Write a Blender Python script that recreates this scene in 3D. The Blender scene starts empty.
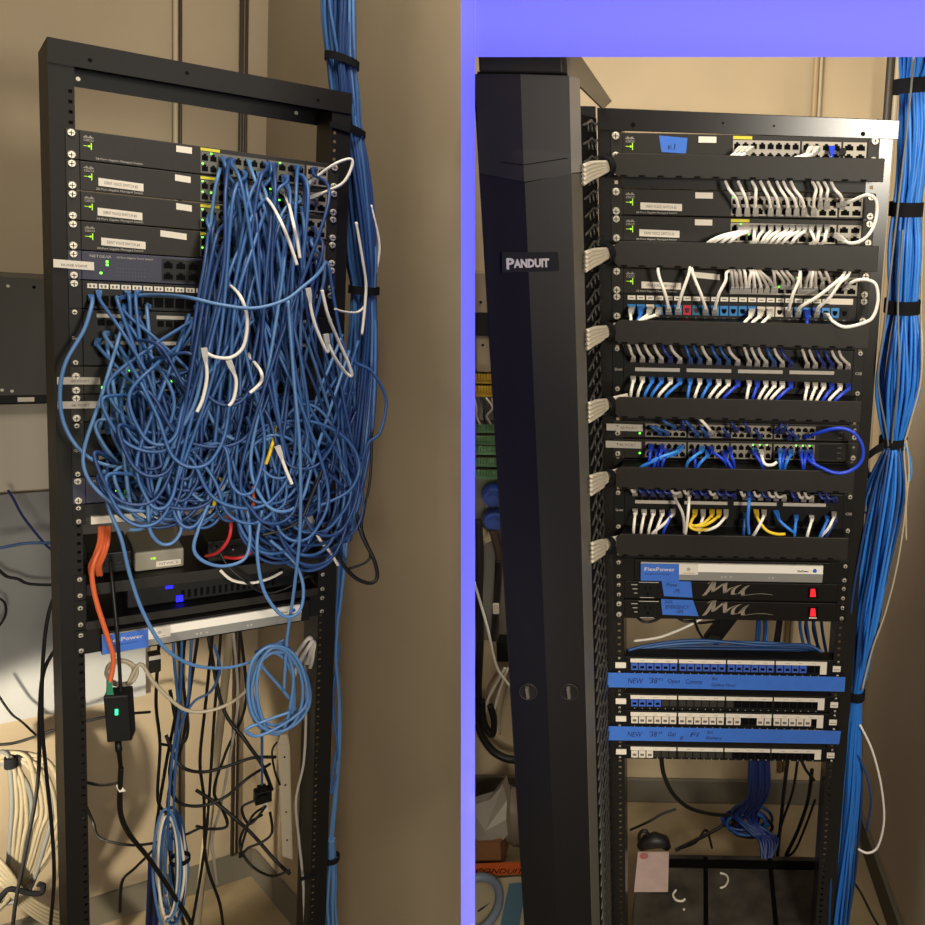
import bpy, math, random
from mathutils import Vector, Matrix
C = bpy.context.scene.collection
rnd = random.Random(7)

# ------------------------------------------------------------------ camera calibration
F_PX, PPX, PPY = 900.0, 701.3157, 409.2616
ML = Matrix(((0.777878, -0.620567, 0.099005), (-0.030058, -0.194110, -0.980519), (0.627696, 0.759749, -0.169647)))
TL = Vector((-0.971572, -0.512528, 1.791386))
MR = Matrix(((0.999808, 0.001296, 0.019533), (0.019119, -0.278986, -0.960105), (0.004205, 0.960294, -0.278958)))
TR = Vector((0.079059, -0.485848, 1.616505))
FLOOR = -2.1                       # floor height below the top mounting hole of each rack
UL, UR = 0.05486, 0.04823          # rack unit
FL = -2.44                          # the same floor height in the left corner

def rigid(M, t):
    m = M.to_4x4(); m.translation = t
    return m
OFF = Matrix.Translation((0, 0, -FLOOR))
CAM_CV = OFF @ rigid(MR, TR).inverted()          # camera axes: x right, y down, z forward

class Bay:
    """A rack and the corner of the room it stands in. x along the rack face, y away from the viewer, z up."""
    def __init__(s, M, t):
        s.M, s.t = M, t
        s.W = CAM_CV @ rigid(M, t)
        s.o = -(M.transposed() @ t)
    def ray(s, x, y):
        return s.M.transposed() @ Vector(((x - PPX) / F_PX, (y - PPY) / F_PX, 1))
    def P(s, x, y, Y=0.0):
        d = s.ray(x, y); k = (Y - s.o.y) / d.y
        return s.o + d * k
    def onz(s, x, y, z):
        d = s.ray(x, y); k = (z - s.o.z) / d.z
        return s.o + d * k
    def onplane(s, x, y, p, n):
        d = s.ray(x, y); k = (p - s.o).dot(n) / d.dot(n)
        return s.o + d * k
    def Z(s, y, x, Y=0.0): return s.P(x, y, Y).z
    def X(s, x, y, Y=0.0): return s.P(x, y, Y).x
L, R = Bay(ML, TL), Bay(MR, TR)

# ------------------------------------------------------------------ materials
def lin(c):
    c = c / 255.0
    return c / 12.92 if c <= 0.04045 else ((c + 0.055) / 1.055) ** 2.4
MATS = {}
def mat(name, rgb, rough=0.5, metal=0.0, emit=0.0, noise=0.0, nscale=30.0, bump=0.0, alpha=1.0, spec=0.5, trans=0.0):
    if name in MATS: return MATS[name]
    m = bpy.data.materials.new(name); m.use_nodes = True
    nt = m.node_tree; b = nt.nodes['Principled BSDF']
    col = (lin(rgb[0]), lin(rgb[1]), lin(rgb[2]), 1)
    b.inputs['Base Color'].default_value = col
    b.inputs['Roughness'].default_value = rough
    b.inputs['Metallic'].default_value = metal
    b.inputs['Specular IOR Level'].default_value = spec
    if trans: b.inputs['Transmission Weight'].default_value = trans
    if emit:
        b.inputs['Emission Color'].default_value = col
        b.inputs['Emission Strength'].default_value = emit
    if noise or bump:
        tc = nt.nodes.new('ShaderNodeTexCoord')
        n = nt.nodes.new('ShaderNodeTexNoise'); n.inputs['Scale'].default_value = nscale; n.inputs['Detail'].default_value = 5
        nt.links.new(tc.outputs['Object'], n.inputs['Vector'])
        if noise:
            mx = nt.nodes.new('ShaderNodeMix'); mx.data_type = 'RGBA'
            rp = nt.nodes.new('ShaderNodeValToRGB')
            rp.color_ramp.elements[0].position = 0.3; rp.color_ramp.elements[1].position = 0.7
            nt.links.new(n.outputs['Fac'], rp.inputs['Fac'])
            nt.links.new(rp.outputs['Color'], mx.inputs['Factor'])
            mx.inputs[6].default_value = tuple(v * (1 - noise) for v in col[:3]) + (1,)
            mx.inputs[7].default_value = tuple(min(1, v * (1 + noise)) for v in col[:3]) + (1,)
            nt.links.new(mx.outputs[2], b.inputs['Base Color'])
        if bump:
            bp = nt.nodes.new('ShaderNodeBump'); bp.inputs['Strength'].default_value = bump; bp.inputs['Distance'].default_value = 0.002
            nt.links.new(n.outputs['Fac'], bp.inputs['Height']); nt.links.new(bp.outputs['Normal'], b.inputs['Normal'])
    MATS[name] = m
    return m
BLK = mat('black_powder_coat', (25, 23, 20), 0.5, noise=0.08, nscale=200, spec=0.2)
BLK2 = mat('dark_plastic', (17, 16, 15), 0.5, spec=0.3)
VOID = mat('socket_dark', (8, 8, 8), 0.8, spec=0.1)
GREYB = mat('graphite_face', (40, 37, 32), 0.5, noise=0.05, nscale=90, spec=0.25)
NAVYF = mat('dark_navy_face', (38, 38, 62), 0.5)
STEEL = mat('zinc_screw', (214, 206, 188), 0.4, 0.25)
SILV = mat('silver_bezel', (146, 138, 122), 0.45, 0.2)
PAPER = mat('white_sticker', (232, 222, 204), 0.7)
GREYP = mat('grey_sticker', (176, 168, 156), 0.7)
INK = mat('ink_grey', (110, 102, 96), 0.8)
INKD = mat('ink_navy', (24, 34, 84), 0.8)
INKW = mat('print_white', (190, 184, 172), 0.7)
YEL = mat('yellow_print', (214, 200, 50), 0.6)
GRN = mat('green_lamp', (110, 255, 70), 0.5, emit=3.0)
LIME = mat('lime_lamp', (170, 230, 50), 0.5, emit=0.7)
REDL = mat('red_switch_lamp', (230, 26, 36), 0.5, emit=0.9)
BLUEL = mat('blue_lamp', (20, 20, 255), 0.5, emit=2.5)
GRNP = mat('green_port_glow', (66, 110, 36), 0.5)
CB = mat('blue_jacket', (56, 95, 148), 0.42)
CB2 = mat('blue_jacket_pale', (86, 126, 174), 0.42)
CB3 = mat('blue_jacket_deep', (34, 64, 114), 0.45)
RB = mat('bright_blue_jacket', (44, 122, 214), 0.42)
RB2 = mat('azure_jacket', (64, 144, 228), 0.42)
RB3 = mat('royal_blue_jacket', (28, 64, 196), 0.42)
DB = mat('navy_jacket', (28, 42, 110), 0.45)
SB = mat('steel_blue_jacket', (34, 74, 130), 0.45)
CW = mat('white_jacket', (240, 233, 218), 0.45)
CG = mat('grey_jacket', (180, 172, 160), 0.5)
CK = mat('black_jacket', (20, 18, 17), 0.5)
CY = mat('yellow_jacket', (226, 190, 32), 0.45)
CO = mat('orange_jacket', (222, 104, 58), 0.45)
CR = mat('red_jacket', (214, 50, 54), 0.45)
CBE = mat('beige_jacket', (186, 172, 146), 0.5)
VEL = mat('velcro_black', (26, 26, 28), 0.9, spec=0.1)
JBL = mat('jack_blue', (62, 98, 190), 0.5)
JSKY = mat('jack_sky_blue', (40, 128, 196), 0.45)
JW = mat('jack_white', (226, 214, 196), 0.5)
JR = mat('jack_red', (190, 30, 56), 0.5)
JT = mat('jack_teal', (16, 112, 136), 0.5)
CLR = mat('clear_plug', (196, 192, 182), 0.25)
TAPE = mat('blue_masking_tape', (58, 112, 204), 0.7, noise=0.05, nscale=60)
GLOSSB = mat('semi_gloss_black', (28, 25, 22), 0.27, noise=0.08, nscale=200, spec=0.6)
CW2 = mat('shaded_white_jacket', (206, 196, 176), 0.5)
PORTF = mat('port_frame_dark', (92, 92, 82), 0.5)
SHADEB = mat('shaded_beige_jacket', (142, 130, 106), 0.6)  # beige darkened: shade on the far-left wall cables put into the colour
GREYJ = mat('dull_grey_jacket', (112, 112, 108), 0.5)
BLUEST = mat('blue_label', (62, 112, 204), 0.5)

# ------------------------------------------------------------------ mesh builder
class MB:
    def __init__(s): s.v, s.f, s.m, s.s = [], [], [], []
    def face(s, idx, m=0, sm=False): s.f.append(tuple(idx)); s.m.append(m); s.s.append(sm)
    def box(s, x0, x1, y0, y1, z0, z1, m=0):
        b = len(s.v)
        s.v += [Vector(p) for p in ((x0,y0,z0),(x1,y0,z0),(x1,y1,z0),(x0,y1,z0),(x0,y0,z1),(x1,y0,z1),(x1,y1,z1),(x0,y1,z1))]
        for q in ((0,3,2,1),(4,5,6,7),(0,1,5,4),(1,2,6,5),(2,3,7,6),(3,0,4,7)): s.face([b+i for i in q], m)
        return s
    def hexa(s, pts, m=0):          # 8 points: bottom ring 4 then top ring 4
        b = len(s.v); s.v += [Vector(p) for p in pts]
        for q in ((0,3,2,1),(4,5,6,7),(0,1,5,4),(1,2,6,5),(2,3,7,6),(3,0,4,7)): s.face([b+i for i in q], m)
        return s
    def slab(s, quad, thick, m=0):  # quad of 4 points extruded by a vector
        t = Vector(thick); q = [Vector(p) for p in quad]
        return s.hexa(q + [p + t for p in q], m)
    def poly(s, pts, thick, m=0):   # polygon extruded by a vector
        n = len(pts); b = len(s.v); t = Vector(thick)
        s.v += [Vector(p) for p in pts] + [Vector(p) + t for p in pts]
        s.face([b+i for i in range(n)][::-1], m); s.face([b+n+i for i in range(n)], m)
        for i in range(n): s.face((b+i, b+(i+1) % n, b+n+(i+1) % n, b+n+i), m)
        return s
    def cyl(s, c, ax, r, h, n=16, m=0, r2=None):
        c = Vector(c); ax = Vector(ax).normalized(); u = ax.orthogonal().normalized(); w = ax.cross(u)
        r2 = r if r2 is None else r2; b = len(s.v)
        for k, rr in ((0, r), (1, r2)):
            for i in range(n):
                a = 2*math.pi*i/n
                s.v.append(c + ax*h*k + (u*math.cos(a) + w*math.sin(a))*rr)
        s.face([b+i for i in range(n)][::-1], m); s.face([b+n+i for i in range(n)], m)
        for i in range(n): s.face((b+i, b+(i+1) % n, b+n+(i+1) % n, b+n+i), m, True)
        return s
    def tube(s, pts, r, n=6, m=0, cap=True):
        pts = [Vector(p) for p in pts]; b = len(s.v); k = len(pts)
        t = (pts[1]-pts[0]).normalized(); u = t.orthogonal().normalized()
        for i, p in enumerate(pts):
            t = (pts[min(i+1, k-1)] - pts[max(i-1, 0)])
            t = t.normalized() if t.length > 1e-9 else Vector((0,0,1))
            u = (u - t*u.dot(t)); u = u.normalized() if u.length > 1e-6 else t.orthogonal().normalized()
            w = t.cross(u); rr = r[i] if isinstance(r, (list, tuple)) else r
            for j in range(n):
                a = 2*math.pi*j/n; s.v.append(p + (u*math.cos(a)+w*math.sin(a))*rr)
        for i in range(k-1):
            for j in range(n):
                s.face((b+i*n+j, b+i*n+(j+1) % n, b+(i+1)*n+(j+1) % n, b+(i+1)*n+j), m, True)
        if cap:
            s.face([b+j for j in range(n)][::-1], m); s.face([b+(k-1)*n+j for j in range(n)], m)
        return s
    def frustum(s, p0, p1, up, w0, h0, w1, h1, m=0):   # rectangular plug from p0 to p1
        p0, p1 = Vector(p0), Vector(p1); t = (p1-p0).normalized(); up = Vector(up)
        x = t.cross(up); x = x.normalized() if x.length > 1e-6 else t.orthogonal().normalized(); z = x.cross(t)
        pts = []
        for p, w, h in ((p0, w0, h0), (p1, w1, h1)):
            pts += [p - x*w/2 - z*h/2, p + x*w/2 - z*h/2, p + x*w/2 + z*h/2, p - x*w/2 + z*h/2]
        return s.hexa(pts, m)

ORG = {}
def ob_from(mb, name, mats, org):
    me = bpy.data.meshes.new(name)
    me.from_pydata([tuple(v - org) for v in mb.v], [], mb.f)
    for m in (mats if isinstance(mats, (list, tuple)) else [mats]): me.materials.append(m)
    me.polygons.foreach_set('material_index', mb.m); me.polygons.foreach_set('use_smooth', mb.s)
    me.update()
    o = bpy.data.objects.new(name, me); C.objects.link(o)
    return o
def bev(o, w=0.0008, seg=2):
    b = o.modifiers.new('edge', 'BEVEL'); b.width = w; b.segments = seg; b.limit_method = 'ANGLE'; b.angle_limit = 0.7
    b.harden_normals = False
    return o
USED = set()
def props(o, label, cat, group=None, kind=None):
    if label: o['label'] = label
    if cat: o['category'] = cat
    if group: o['group'] = group
    if kind: o['kind'] = kind
    if label and not group:
        if label in USED: print('DUPLICATE LABEL', label)
        USED.add(label)
def thing(bay, name, org, label, cat, group=None):
    o = bpy.data.objects.new(name, None); C.objects.link(o); org = Vector(org)
    o.empty_display_size = 0.05
    o.matrix_world = bay.W @ Matrix.Translation(org); ORG[o.name] = org
    props(o, label, cat, group); return o
def part(name, mb, mats, parent, label=None, kind=None):
    org = ORG[parent.name]; o = ob_from(mb, name, mats, org); o.parent = parent; ORG[o.name] = org
    if label: o['label'] = label
    if kind: o['kind'] = kind
    return o
def single(bay, name, mb, mats, label, cat, group=None, kind=None):
    lo = Vector((min(v[i] for v in mb.v) for i in range(3))); hi = Vector((max(v[i] for v in mb.v) for i in range(3)))
    org = Vector(((lo.x+hi.x)/2, (lo.y+hi.y)/2, lo.z))
    o = ob_from(mb, name, mats, org); o.matrix_world = bay.W @ Matrix.Translation(org); ORG[o.name] = org
    props(o, label, cat, group, kind); return o
def structure(bay, name, mb, mats): return single(bay, name, mb, mats, None, None, None, 'structure')

def text_mb(txt, size, origin, right=(1,0,0), up=(0,0,1), align='LEFT', shear=0.0, bold=0.0, width=None, depth=0.0002):
    cu = bpy.data.curves.new('t', 'FONT'); cu.body = txt; cu.size = size; cu.align_x = align; cu.shear = shear
    cu.offset = bold; cu.extrude = depth; cu.resolution_u = 2; cu.space_line = 0.9
    o = bpy.data.objects.new('t', cu); C.objects.link(o)
    dg = bpy.context.evaluated_depsgraph_get(); me = bpy.data.meshes.new_from_object(o.evaluated_get(dg))
    mb = MB(); right, up, origin = Vector(right).normalized(), Vector(up).normalized(), Vector(origin)
    nrm = right.cross(up); xs = [v.co.x for v in me.vertices] or [0]
    sx = 1.0 if width is None else width / max(1e-6, max(xs) - min(xs))
    mb.v = [origin + right*(v.co.x*sx) + up*v.co.y + nrm*v.co.z for v in me.vertices]
    for p in me.polygons: mb.face(list(p.vertices))
    bpy.data.objects.remove(o); bpy.data.curves.remove(cu); bpy.data.meshes.remove(me)
    return mb

def spline(pts, sub=8):
    pts = [Vector(p) for p in pts]; out = []; n = len(pts)
    for i in range(n-1):
        p0, p1, p2, p3 = pts[max(i-1,0)], pts[i], pts[i+1], pts[min(i+2,n-1)]
        for k in range(sub):
            t = k/sub; t2, t3 = t*t, t*t*t
            out.append(0.5*((2*p1) + (p2-p0)*t + (2*p0-5*p1+4*p2-p3)*t2 + (3*p1-p0-3*p2+p3)*t3))
    out.append(pts[-1]); return out
NUM = ['first','second','third','fourth','fifth','sixth','seventh','eighth','ninth','tenth','eleventh','twelfth','thirteenth','fourteenth','fifteenth','sixteenth','seventeenth','eighteenth','nineteenth','twentieth','twenty-first','twenty-second','twenty-third','twenty-fourth']

def cord(bay, px, r, m, label, cat='cable', group=None, name='network_cable', plug0=None, plug1=None, sub=7, sides=7):
    """px: list of (x, y, Y) picture points at a depth behind (+) or in front (-) of the rack face."""
    if bay is L: r *= 1.12
    pts = [bay.P(*p) for p in px]
    path = spline(pts, sub); mb = MB(); mb.tube(path, r, sides)
    if plug0 is None and plug1 is None:
        return single(bay, name, mb, m, label, cat, group)
    lo = min(path, key=lambda p: p.z)
    t = thing(bay, name, lo, label, cat, group)
    part('jacket', mb, m, t)
    for pl, a, b in ((plug0, path[0], path[1]), (plug1, path[-1], path[-2])):
        if pl is None: continue
        d = (b-a).normalized(); q = MB()
        q.frustum(a - d*0.004, a + d*0.013, (0,0,1) if abs(d.z) < 0.9 else (0,1,0), 0.0105, 0.0085, 0.0095, 0.0080)
        q.frustum(a + d*0.013, a + d*0.026, (0,0,1) if abs(d.z) < 0.9 else (0,1,0), 0.0085, 0.0075, 0.0058, 0.0058)
        part('plug', q, pl, t)
    return t
# ------------------------------------------------------------------ the setting
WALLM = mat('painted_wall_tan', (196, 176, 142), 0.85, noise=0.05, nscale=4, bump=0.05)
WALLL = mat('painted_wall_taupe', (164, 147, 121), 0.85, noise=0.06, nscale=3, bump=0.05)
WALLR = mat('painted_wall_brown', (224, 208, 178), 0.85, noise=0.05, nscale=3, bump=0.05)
FLOORM = mat('worn_concrete_floor', (150, 132, 100), 0.8, noise=0.22, nscale=6, bump=0.2)
BASEM = mat('baseboard_grey', (104, 98, 84), 0.7)
PERI = mat('border_periwinkle', (94, 94, 250), 0.9, spec=0.1)

def vwall(bay, name, p0, p1, z0, z1, away, m, t=0.06):
    a, b = Vector((p0[0], p0[1], 0)), Vector((p1[0], p1[1], 0)); up = Vector((0,0,1))
    mb = MB(); mb.slab([a+up*z0, b+up*z0, b+up*z1, a+up*z1], Vector(away)*t, 0)
    return structure(bay, name, mb, m)

# right bay
RY = 0.82                                        # back wall behind the right-hand rack
def rwx(Y): return 0.462 - 0.082*(Y-0.734)       # right wall
cR = (rwx(RY), RY)
nearR = (rwx(-1.1), -1.1)
xl = R.X(467, 400, RY)
mb = MB()
tl, bl = R.P(467, -40, RY), R.P(467, 960, RY)
mb.slab([bl, Vector((cR[0], RY, min(FLOOR, bl.z))), Vector((cR[0], RY, tl.z)), tl], (0, 0.06, 0))
structure(R, 'wall_back', mb, WALLM)
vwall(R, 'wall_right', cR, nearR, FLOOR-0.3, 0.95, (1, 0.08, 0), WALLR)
fl, nl = R.onz(467, 760, FLOOR), R.onz(467, 1150, FLOOR)
mb = MB(); mb.slab([Vector((fl.x, RY, FLOOR)), nl, Vector((nearR[0], nl.y, FLOOR)), Vector((cR[0], RY, FLOOR))], (0,0,-0.06))
structure(R, 'floor', mb, FLOORM)
bbz = R.Z(779, 640, RY-0.012)
bxl = R.X(467, 790, RY-0.012)
mb = MB(); mb.box(bxl, cR[0]-0.012, RY-0.014, RY-0.001, FLOOR+0.001, bbz); bev(structure(R, 'baseboard_back', mb, BASEM), 0.004)
mb = MB(); a = Vector((rwx(RY-0.02)-0.001, RY-0.02, FLOOR+0.001)); b = Vector((rwx(-0.9)-0.001, -0.9, FLOOR+0.001))
h = Vector((0,0,bbz-FLOOR)); mb.slab([a, b, b+h, a+h], (-0.012, -0.001, 0)); structure(R, 'baseboard_right', mb, BASEM)

# left bay
lc = Vector((0.345, 1.066, 0))
lbd = Vector((-1, 0.0, 0)); lbn = Vector((0, -1, 0))                                    # back wall direction / normal into room
lrd = Vector((0.176, -1, 0)).normalized(); lrn = Vector((-1, -0.176, 0)).normalized()   # right wall
def LB(x, y, off=0.0): return L.onplane(x, y, lc + lbn*off, lbn)       # picture point on the back wall, off in front of it
def LR(x, y, off=0.0): return L.onplane(x, y, lc + lrn*off, lrn)
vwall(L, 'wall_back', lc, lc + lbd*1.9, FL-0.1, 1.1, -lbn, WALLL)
mb = MB(); q = [lc+Vector((0,0,FL-0.1)), LR(466, 1010), LR(466, -80), lc+Vector((0,0,1.1))]
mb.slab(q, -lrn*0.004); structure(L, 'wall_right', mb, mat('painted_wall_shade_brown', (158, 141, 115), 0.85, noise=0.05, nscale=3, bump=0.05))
nr = LR(440, 1010); nr.z = FL
mb = MB(); mb.slab([Vector((lc.x, lc.y, FL)), Vector((nr.x, nr.y, FL)), Vector((-0.9, -0.5, FL)), Vector((-1.5, 1.066, FL))], (0,0,-0.06)); structure(L, 'floor', mb, FLOORM)
h = Vector((0,0,LB(240, 851).z - FL)); f0 = Vector((0,0,FL+0.001))
mb = MB(); a = lc + lbn*0.013 + f0 + lrn*0.014; b = a + lbd*1.8; mb.slab([a, b, b+h, a+h], -lbn*0.012); structure(L, 'baseboard_back', mb, BASEM)
mb = MB(); a = lc + lrn*0.001 + f0 + lbn*0.014; b = a + lrd*0.95; mb.slab([a, b, b+h, a+h], lrn*0.012); structure(L, 'baseboard_right', mb, BASEM)

# made-up dividing wall standing in for the purple border between the two corners, with its thin header over the right-hand bay
class CamBay: W = CAM_CV
D = 1.15
def cv(x, y, d=D): return Vector(((x-PPX)/F_PX*d, (y-PPY)/F_PX*d, d))
ext = Vector(((468-PPX)/F_PX, 0, 1)) * 1.25
mb = MB(); mb.slab([cv(461, 1100), cv(475, 1100), cv(475, -150), cv(461, -150)], ext); structure(CamBay, 'border_divider', mb, PERI)
ext = Vector((0, (56.5-PPY)/F_PX, 1)) * 0.025
mb = MB(); mb.slab([cv(475.2, 57), cv(1165, 57), cv(1165, -150), cv(475.2, -150)], ext); structure(CamBay, 'border_header_1', mb, PERI)

# pipes on the walls
def pipe(bay, pts, r, m, label, cat='pipe', name='conduit', n=10):
    mb = MB(); mb.tube(pts, r, n); return single(bay, name, mb, m, label, cat)
PIPEL = mat('pale_conduit', (178, 164, 138), 0.5); PIPED = mat('dark_conduit', (58, 50, 40), 0.5)
def down(p, z): q = p.copy(); q.z = z; return q
p = LB(175.5, 30, 0.02); pipe(L, [down(p, 0.95), down(p, FL+0.11)], 0.0065, PIPEL, 'pale thin conduit running down the back wall behind the tangled rack')
p = LB(180.5, 30, 0.012); pipe(L, [down(p, 0.95), down(p, FL+0.11)], 0.0045, PIPED, 'dark thin pipe beside the pale conduit behind the tangled rack')
p = LB(242, 20, 0.02); pipe(L, [down(p, 0.95), down(p, FL+0.11)], 0.0065, PIPED, 'dark pipe in the room corner above the tangled rack, the left of two')
p = LB(247, 20, 0.012); pipe(L, [down(p, 0.95), down(p, FL+0.11)], 0.0045, PIPED, 'dark pipe in the room corner above the tangled rack, the right of two')
p = R.P(815, 90, RY-0.014); pipe(R, [down(p, 0.95), down(p, FLOOR+0.13)], 0.008, mat('conduit_tan', (170, 146, 106), 0.5), 'tan conduit on the back wall above the tidy rack')
p = R.P(820, 90, RY-0.012); pipe(R, [down(p, 0.95), down(p, FLOOR+0.13)], 0.005, PIPEL, 'thin pale cable pipe beside the tan conduit above the tidy rack')
p = R.P(889, 90, 0.70); pipe(R, [down(p, 0.95), down(p, FLOOR+0.01)], 0.011, PIPED, 'dark pipe in the corner behind the thick blue cable trunk', n=12)
p = R.P(896, 90, 0.69); pipe(R, [down(p, 0.95), down(p, FLOOR+0.01)], 0.007, PIPEL, 'pale pipe in the corner beside the dark pipe', n=12)

# ------------------------------------------------------------------ camera, lights, colour management
cam = bpy.data.cameras.new('camera'); co = bpy.data.objects.new('camera', cam); C.objects.link(co)
cam.sensor_width = 36; cam.lens = F_PX/925*36; cam.clip_start = 0.02
cam.shift_x = (462.5-PPX)/925; cam.shift_y = (PPY-462.5)/925
co.matrix_world = CAM_CV @ Matrix(((1,0,0,0),(0,-1,0,0),(0,0,-1,0),(0,0,0,1)))
sc = bpy.context.scene; sc.camera = co
sc.view_settings.view_transform = 'Standard'; sc.view_settings.look = 'None'
sc.view_settings.gamma = 1; sc.view_settings.exposure = 0; sc.view_settings.use_curve_mapping = False
WARM2 = (1.0, 1.0, 0.96); STRIP_W, HEAD_W = 0.12, 0.16
def area(bay, name, loc, target, power, size, col, sy=None, spread=math.pi):
    l = bpy.data.lights.new(name, 'AREA'); l.energy = power; l.size = size; l.color = col; l.spread = spread
    if sy: l.shape = 'RECTANGLE'; l.size_y = sy
    o = bpy.data.objects.new(name, l); C.objects.link(o)
    a, b = bay.W @ Vector(loc), bay.W @ Vector(target)
    o.matrix_world = Matrix.Translation(a) @ (b-a).to_track_quat('-Z', 'Y').to_matrix().to_4x4(); return o
def spot(bay, name, loc, target, power, ang, blend, col, r=0.03):
    l = bpy.data.lights.new(name, 'SPOT'); l.energy = power; l.spot_size = math.radians(ang); l.spot_blend = blend; l.color = col; l.shadow_soft_size = r
    o = bpy.data.objects.new(name, l); C.objects.link(o)
    a, b = bay.W @ Vector(loc), bay.W @ Vector(target)
    o.matrix_world = Matrix.Translation(a) @ (b-a).to_track_quat('-Z', 'Y').to_matrix().to_4x4(); return o
WARM = (1.0, 0.92, 0.78)
area(R, 'ceiling_lamp', (-0.3, -0.40, 1.25), (0.1, 0.25, -0.3), 29, 0.5, WARM)
area(R, 'room_lamp', (0.60, -1.85, 0.06), (0.1, 0.0, -0.4), 32, 0.28, WARM)
area(L, 'ceiling_lamp', (-0.2, -0.5, 1.3), (0.0, 0.3, -0.3), 11, 0.5, WARM)
spot(L, 'front_fill', (-0.44, -2.1, -0.75), (0.25, 0.1, -1.45), 92, 58, 0.7, WARM, 0.2)  # added fill from beside the camera to brighten the left bay
spot(L, 'work_lamp', (-0.75, 0.15, -1.5), LB(85, 785), 85, 50, 0.4, (1.0, 0.9, 0.7))
r468 = Vector(((468-PPX)/F_PX, 0, 1))
area(CamBay, 'divider_fill', Vector((0, 0.07, 0)) - r468*0.35, Vector((0, 0.07, 0)) + r468*D, STRIP_W, 0.015, WARM2, 1.3, math.radians(4))  # added narrow beam, only brightens the divider's front edge
area(CamBay, 'header_fill', (0.0, -0.80, -0.25), (0.0, -0.49, D), HEAD_W, 1.1, WARM2, 0.03, math.radians(7))  # added beam, only brightens the header's face
w = bpy.data.worlds.new('room_air'); sc.world = w; w.use_nodes = True
w.node_tree.nodes['Background'].inputs['Color'].default_value = (1.0, 0.9, 0.75, 1)
w.node_tree.nodes['Background'].inputs['Strength'].default_value = 0.10
# ------------------------------------------------------------------ shared rack gear
def post_mb(bay, side, xo, xi, z0, z1, U, ztop, web, lip, hx):
    """One upright: front flange with a true row of square holes, inner web and outer lip."""
    mb = MB(); s = side; t = 0.003
    def bx(a, b, y0, y1, c, d): mb.box(min(a, b), max(a, b), y0, y1, c, d)
    hw = 0.0031
    bx(s*xo, s*(hx+hw), 0, t, z0, z1)
    bx(s*(hx-hw), s*xi, 0, t, z0, z1)
    step = U/3.0; z = ztop + 4*step; zs = []
    while z > z0 + 0.02:
        if z < z1 - 0.01: zs.append(z)
        z -= step
    top = z1
    for z in zs:
        bx(s*(hx+hw), s*(hx-hw), 0, t, z+hw, top); top = z-hw
    bx(s*(hx+hw), s*(hx-hw), 0, t, z0, top)
    if web: bx(s*xi, s*(xi+t), t, web, z0, z1)
    bx(s*(xo-t), s*xo, t, lip, z0, z1)
    return mb

def screw(bay, parent, x, z, y=0.0, r=0.0075):
    mb = MB(); mb.cyl((x, y, z), (0,-1,0), r, 0.0035, 14, 0, r*0.72)
    mb.box(x-r*0.6, x+r*0.6, y-0.0039, y-0.0034, z-0.0007, z+0.0007, 1)
    mb.box(x-0.0007, x+0.0007, y-0.0039, y-0.0034, z-r*0.6, z+r*0.6, 1)
    return part('screw', mb, [STEEL, VOID], parent)

def chassis(bay, name, ztop, U, label, cat, face, units=1, deep=0.2, hw=0.2205, group=None, org_y=0.0, fy=-0.004, ears=True, gap=0.0016):
    """Rack-mounted box: origin at its base; parts case and ear. ztop is the top of its rack unit."""
    z1, z0 = ztop - gap/2, ztop - U*units + gap/2
    t = thing(bay, name, (0, 0, z0), label, cat, group)
    mb = MB(); mb.box(-hw, hw, fy, deep, z0, z1); bev(part('case', mb, face, t), 0.0012)
    if ears:
        for s in (-1, 1):
            mb = MB(); mb.box(min(s*hw, s*0.2415), max(s*hw, s*0.2415), fy+0.001, 0.0-0.0003, z0, z1); bev(part('ear', mb, face, t), 0.0006)
    return t, z0, z1

def port_grid(parent, x0, x1, z0, z1, cols, rows, y, frame, groups=None, skip=0.12, lit=None):
    """Face plate with rows of dark keyed sockets."""
    mb = MB(); mb.box(x0, x1, y-0.0012, y, z0, z1, 0)
    cw = (x1-x0)/cols; ch = (z1-z0)/rows
    for r in range(rows):
        for c in range(cols):
            a = x0+cw*(c+0.14); b = x0+cw*(c+0.86); p = z0+ch*(r+0.16); q = z0+ch*(r+0.80)
            mb.box(a, b, y-0.0018, y-0.001, p, q-(q-p)*0.25, 1)
            mb.box(a+cw*0.2, b-cw*0.2, y-0.0018, y-0.001, q-(q-p)*0.25, q, 1)
            if lit and (r, c) in lit:
                mb.box(a, a+cw*0.2, y-0.0021, y-0.001, q, q+ch*0.14, 2)
    return part('port_block', mb, [frame, VOID, GRN], parent)

def sticker(parent, x0, x1, z0, z1, y, m=PAPER, txt=None, tilt=0.0, ink=INK, size=None):
    dx = (x1-x0)*tilt
    mb = MB(); mb.slab([(x0, y, z0), (x1, y, z0-dx), (x1, y, z1-dx), (x0, y, z1)], (0, -0.0004, 0), 0)
    o = part('label_sticker', mb, m, parent)
    if txt:
        s = size or (z1-z0)*0.55
        q = text_mb(txt, s, ((x0+x1)/2, y-0.0006, (z0+z1)/2 - s*0.36 - dx/2), right=(1, 0, -tilt), align='CENTER', width=(x1-x0)*0.74)
        part('lettering', q, ink, o)
    return o
def lettering(parent, txt, x, z, size, y, ink=INKW, width=None, **k):
    return part('lettering', text_mb(txt, size, (x, y, z), width=width, **k), ink, parent)
def logo_bars(parent, x, z, y, sc=1.0, m=INKW):
    mb = MB()
    for i, h in enumerate((2, 3.6, 5.2, 3.6, 2, 3.6, 5.2, 3.6, 2)):
        mb.box(x+i*0.0018*sc, x+i*0.0018*sc+0.0009*sc, y-0.0005, y-0.0001, z, z+h*0.0009*sc)
    part('logo', mb, m, parent)
    lettering(parent, 'CISCO', x, z-0.0058*sc, 0.0058*sc, y-0.0003, m, width=0.0155*sc)
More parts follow.
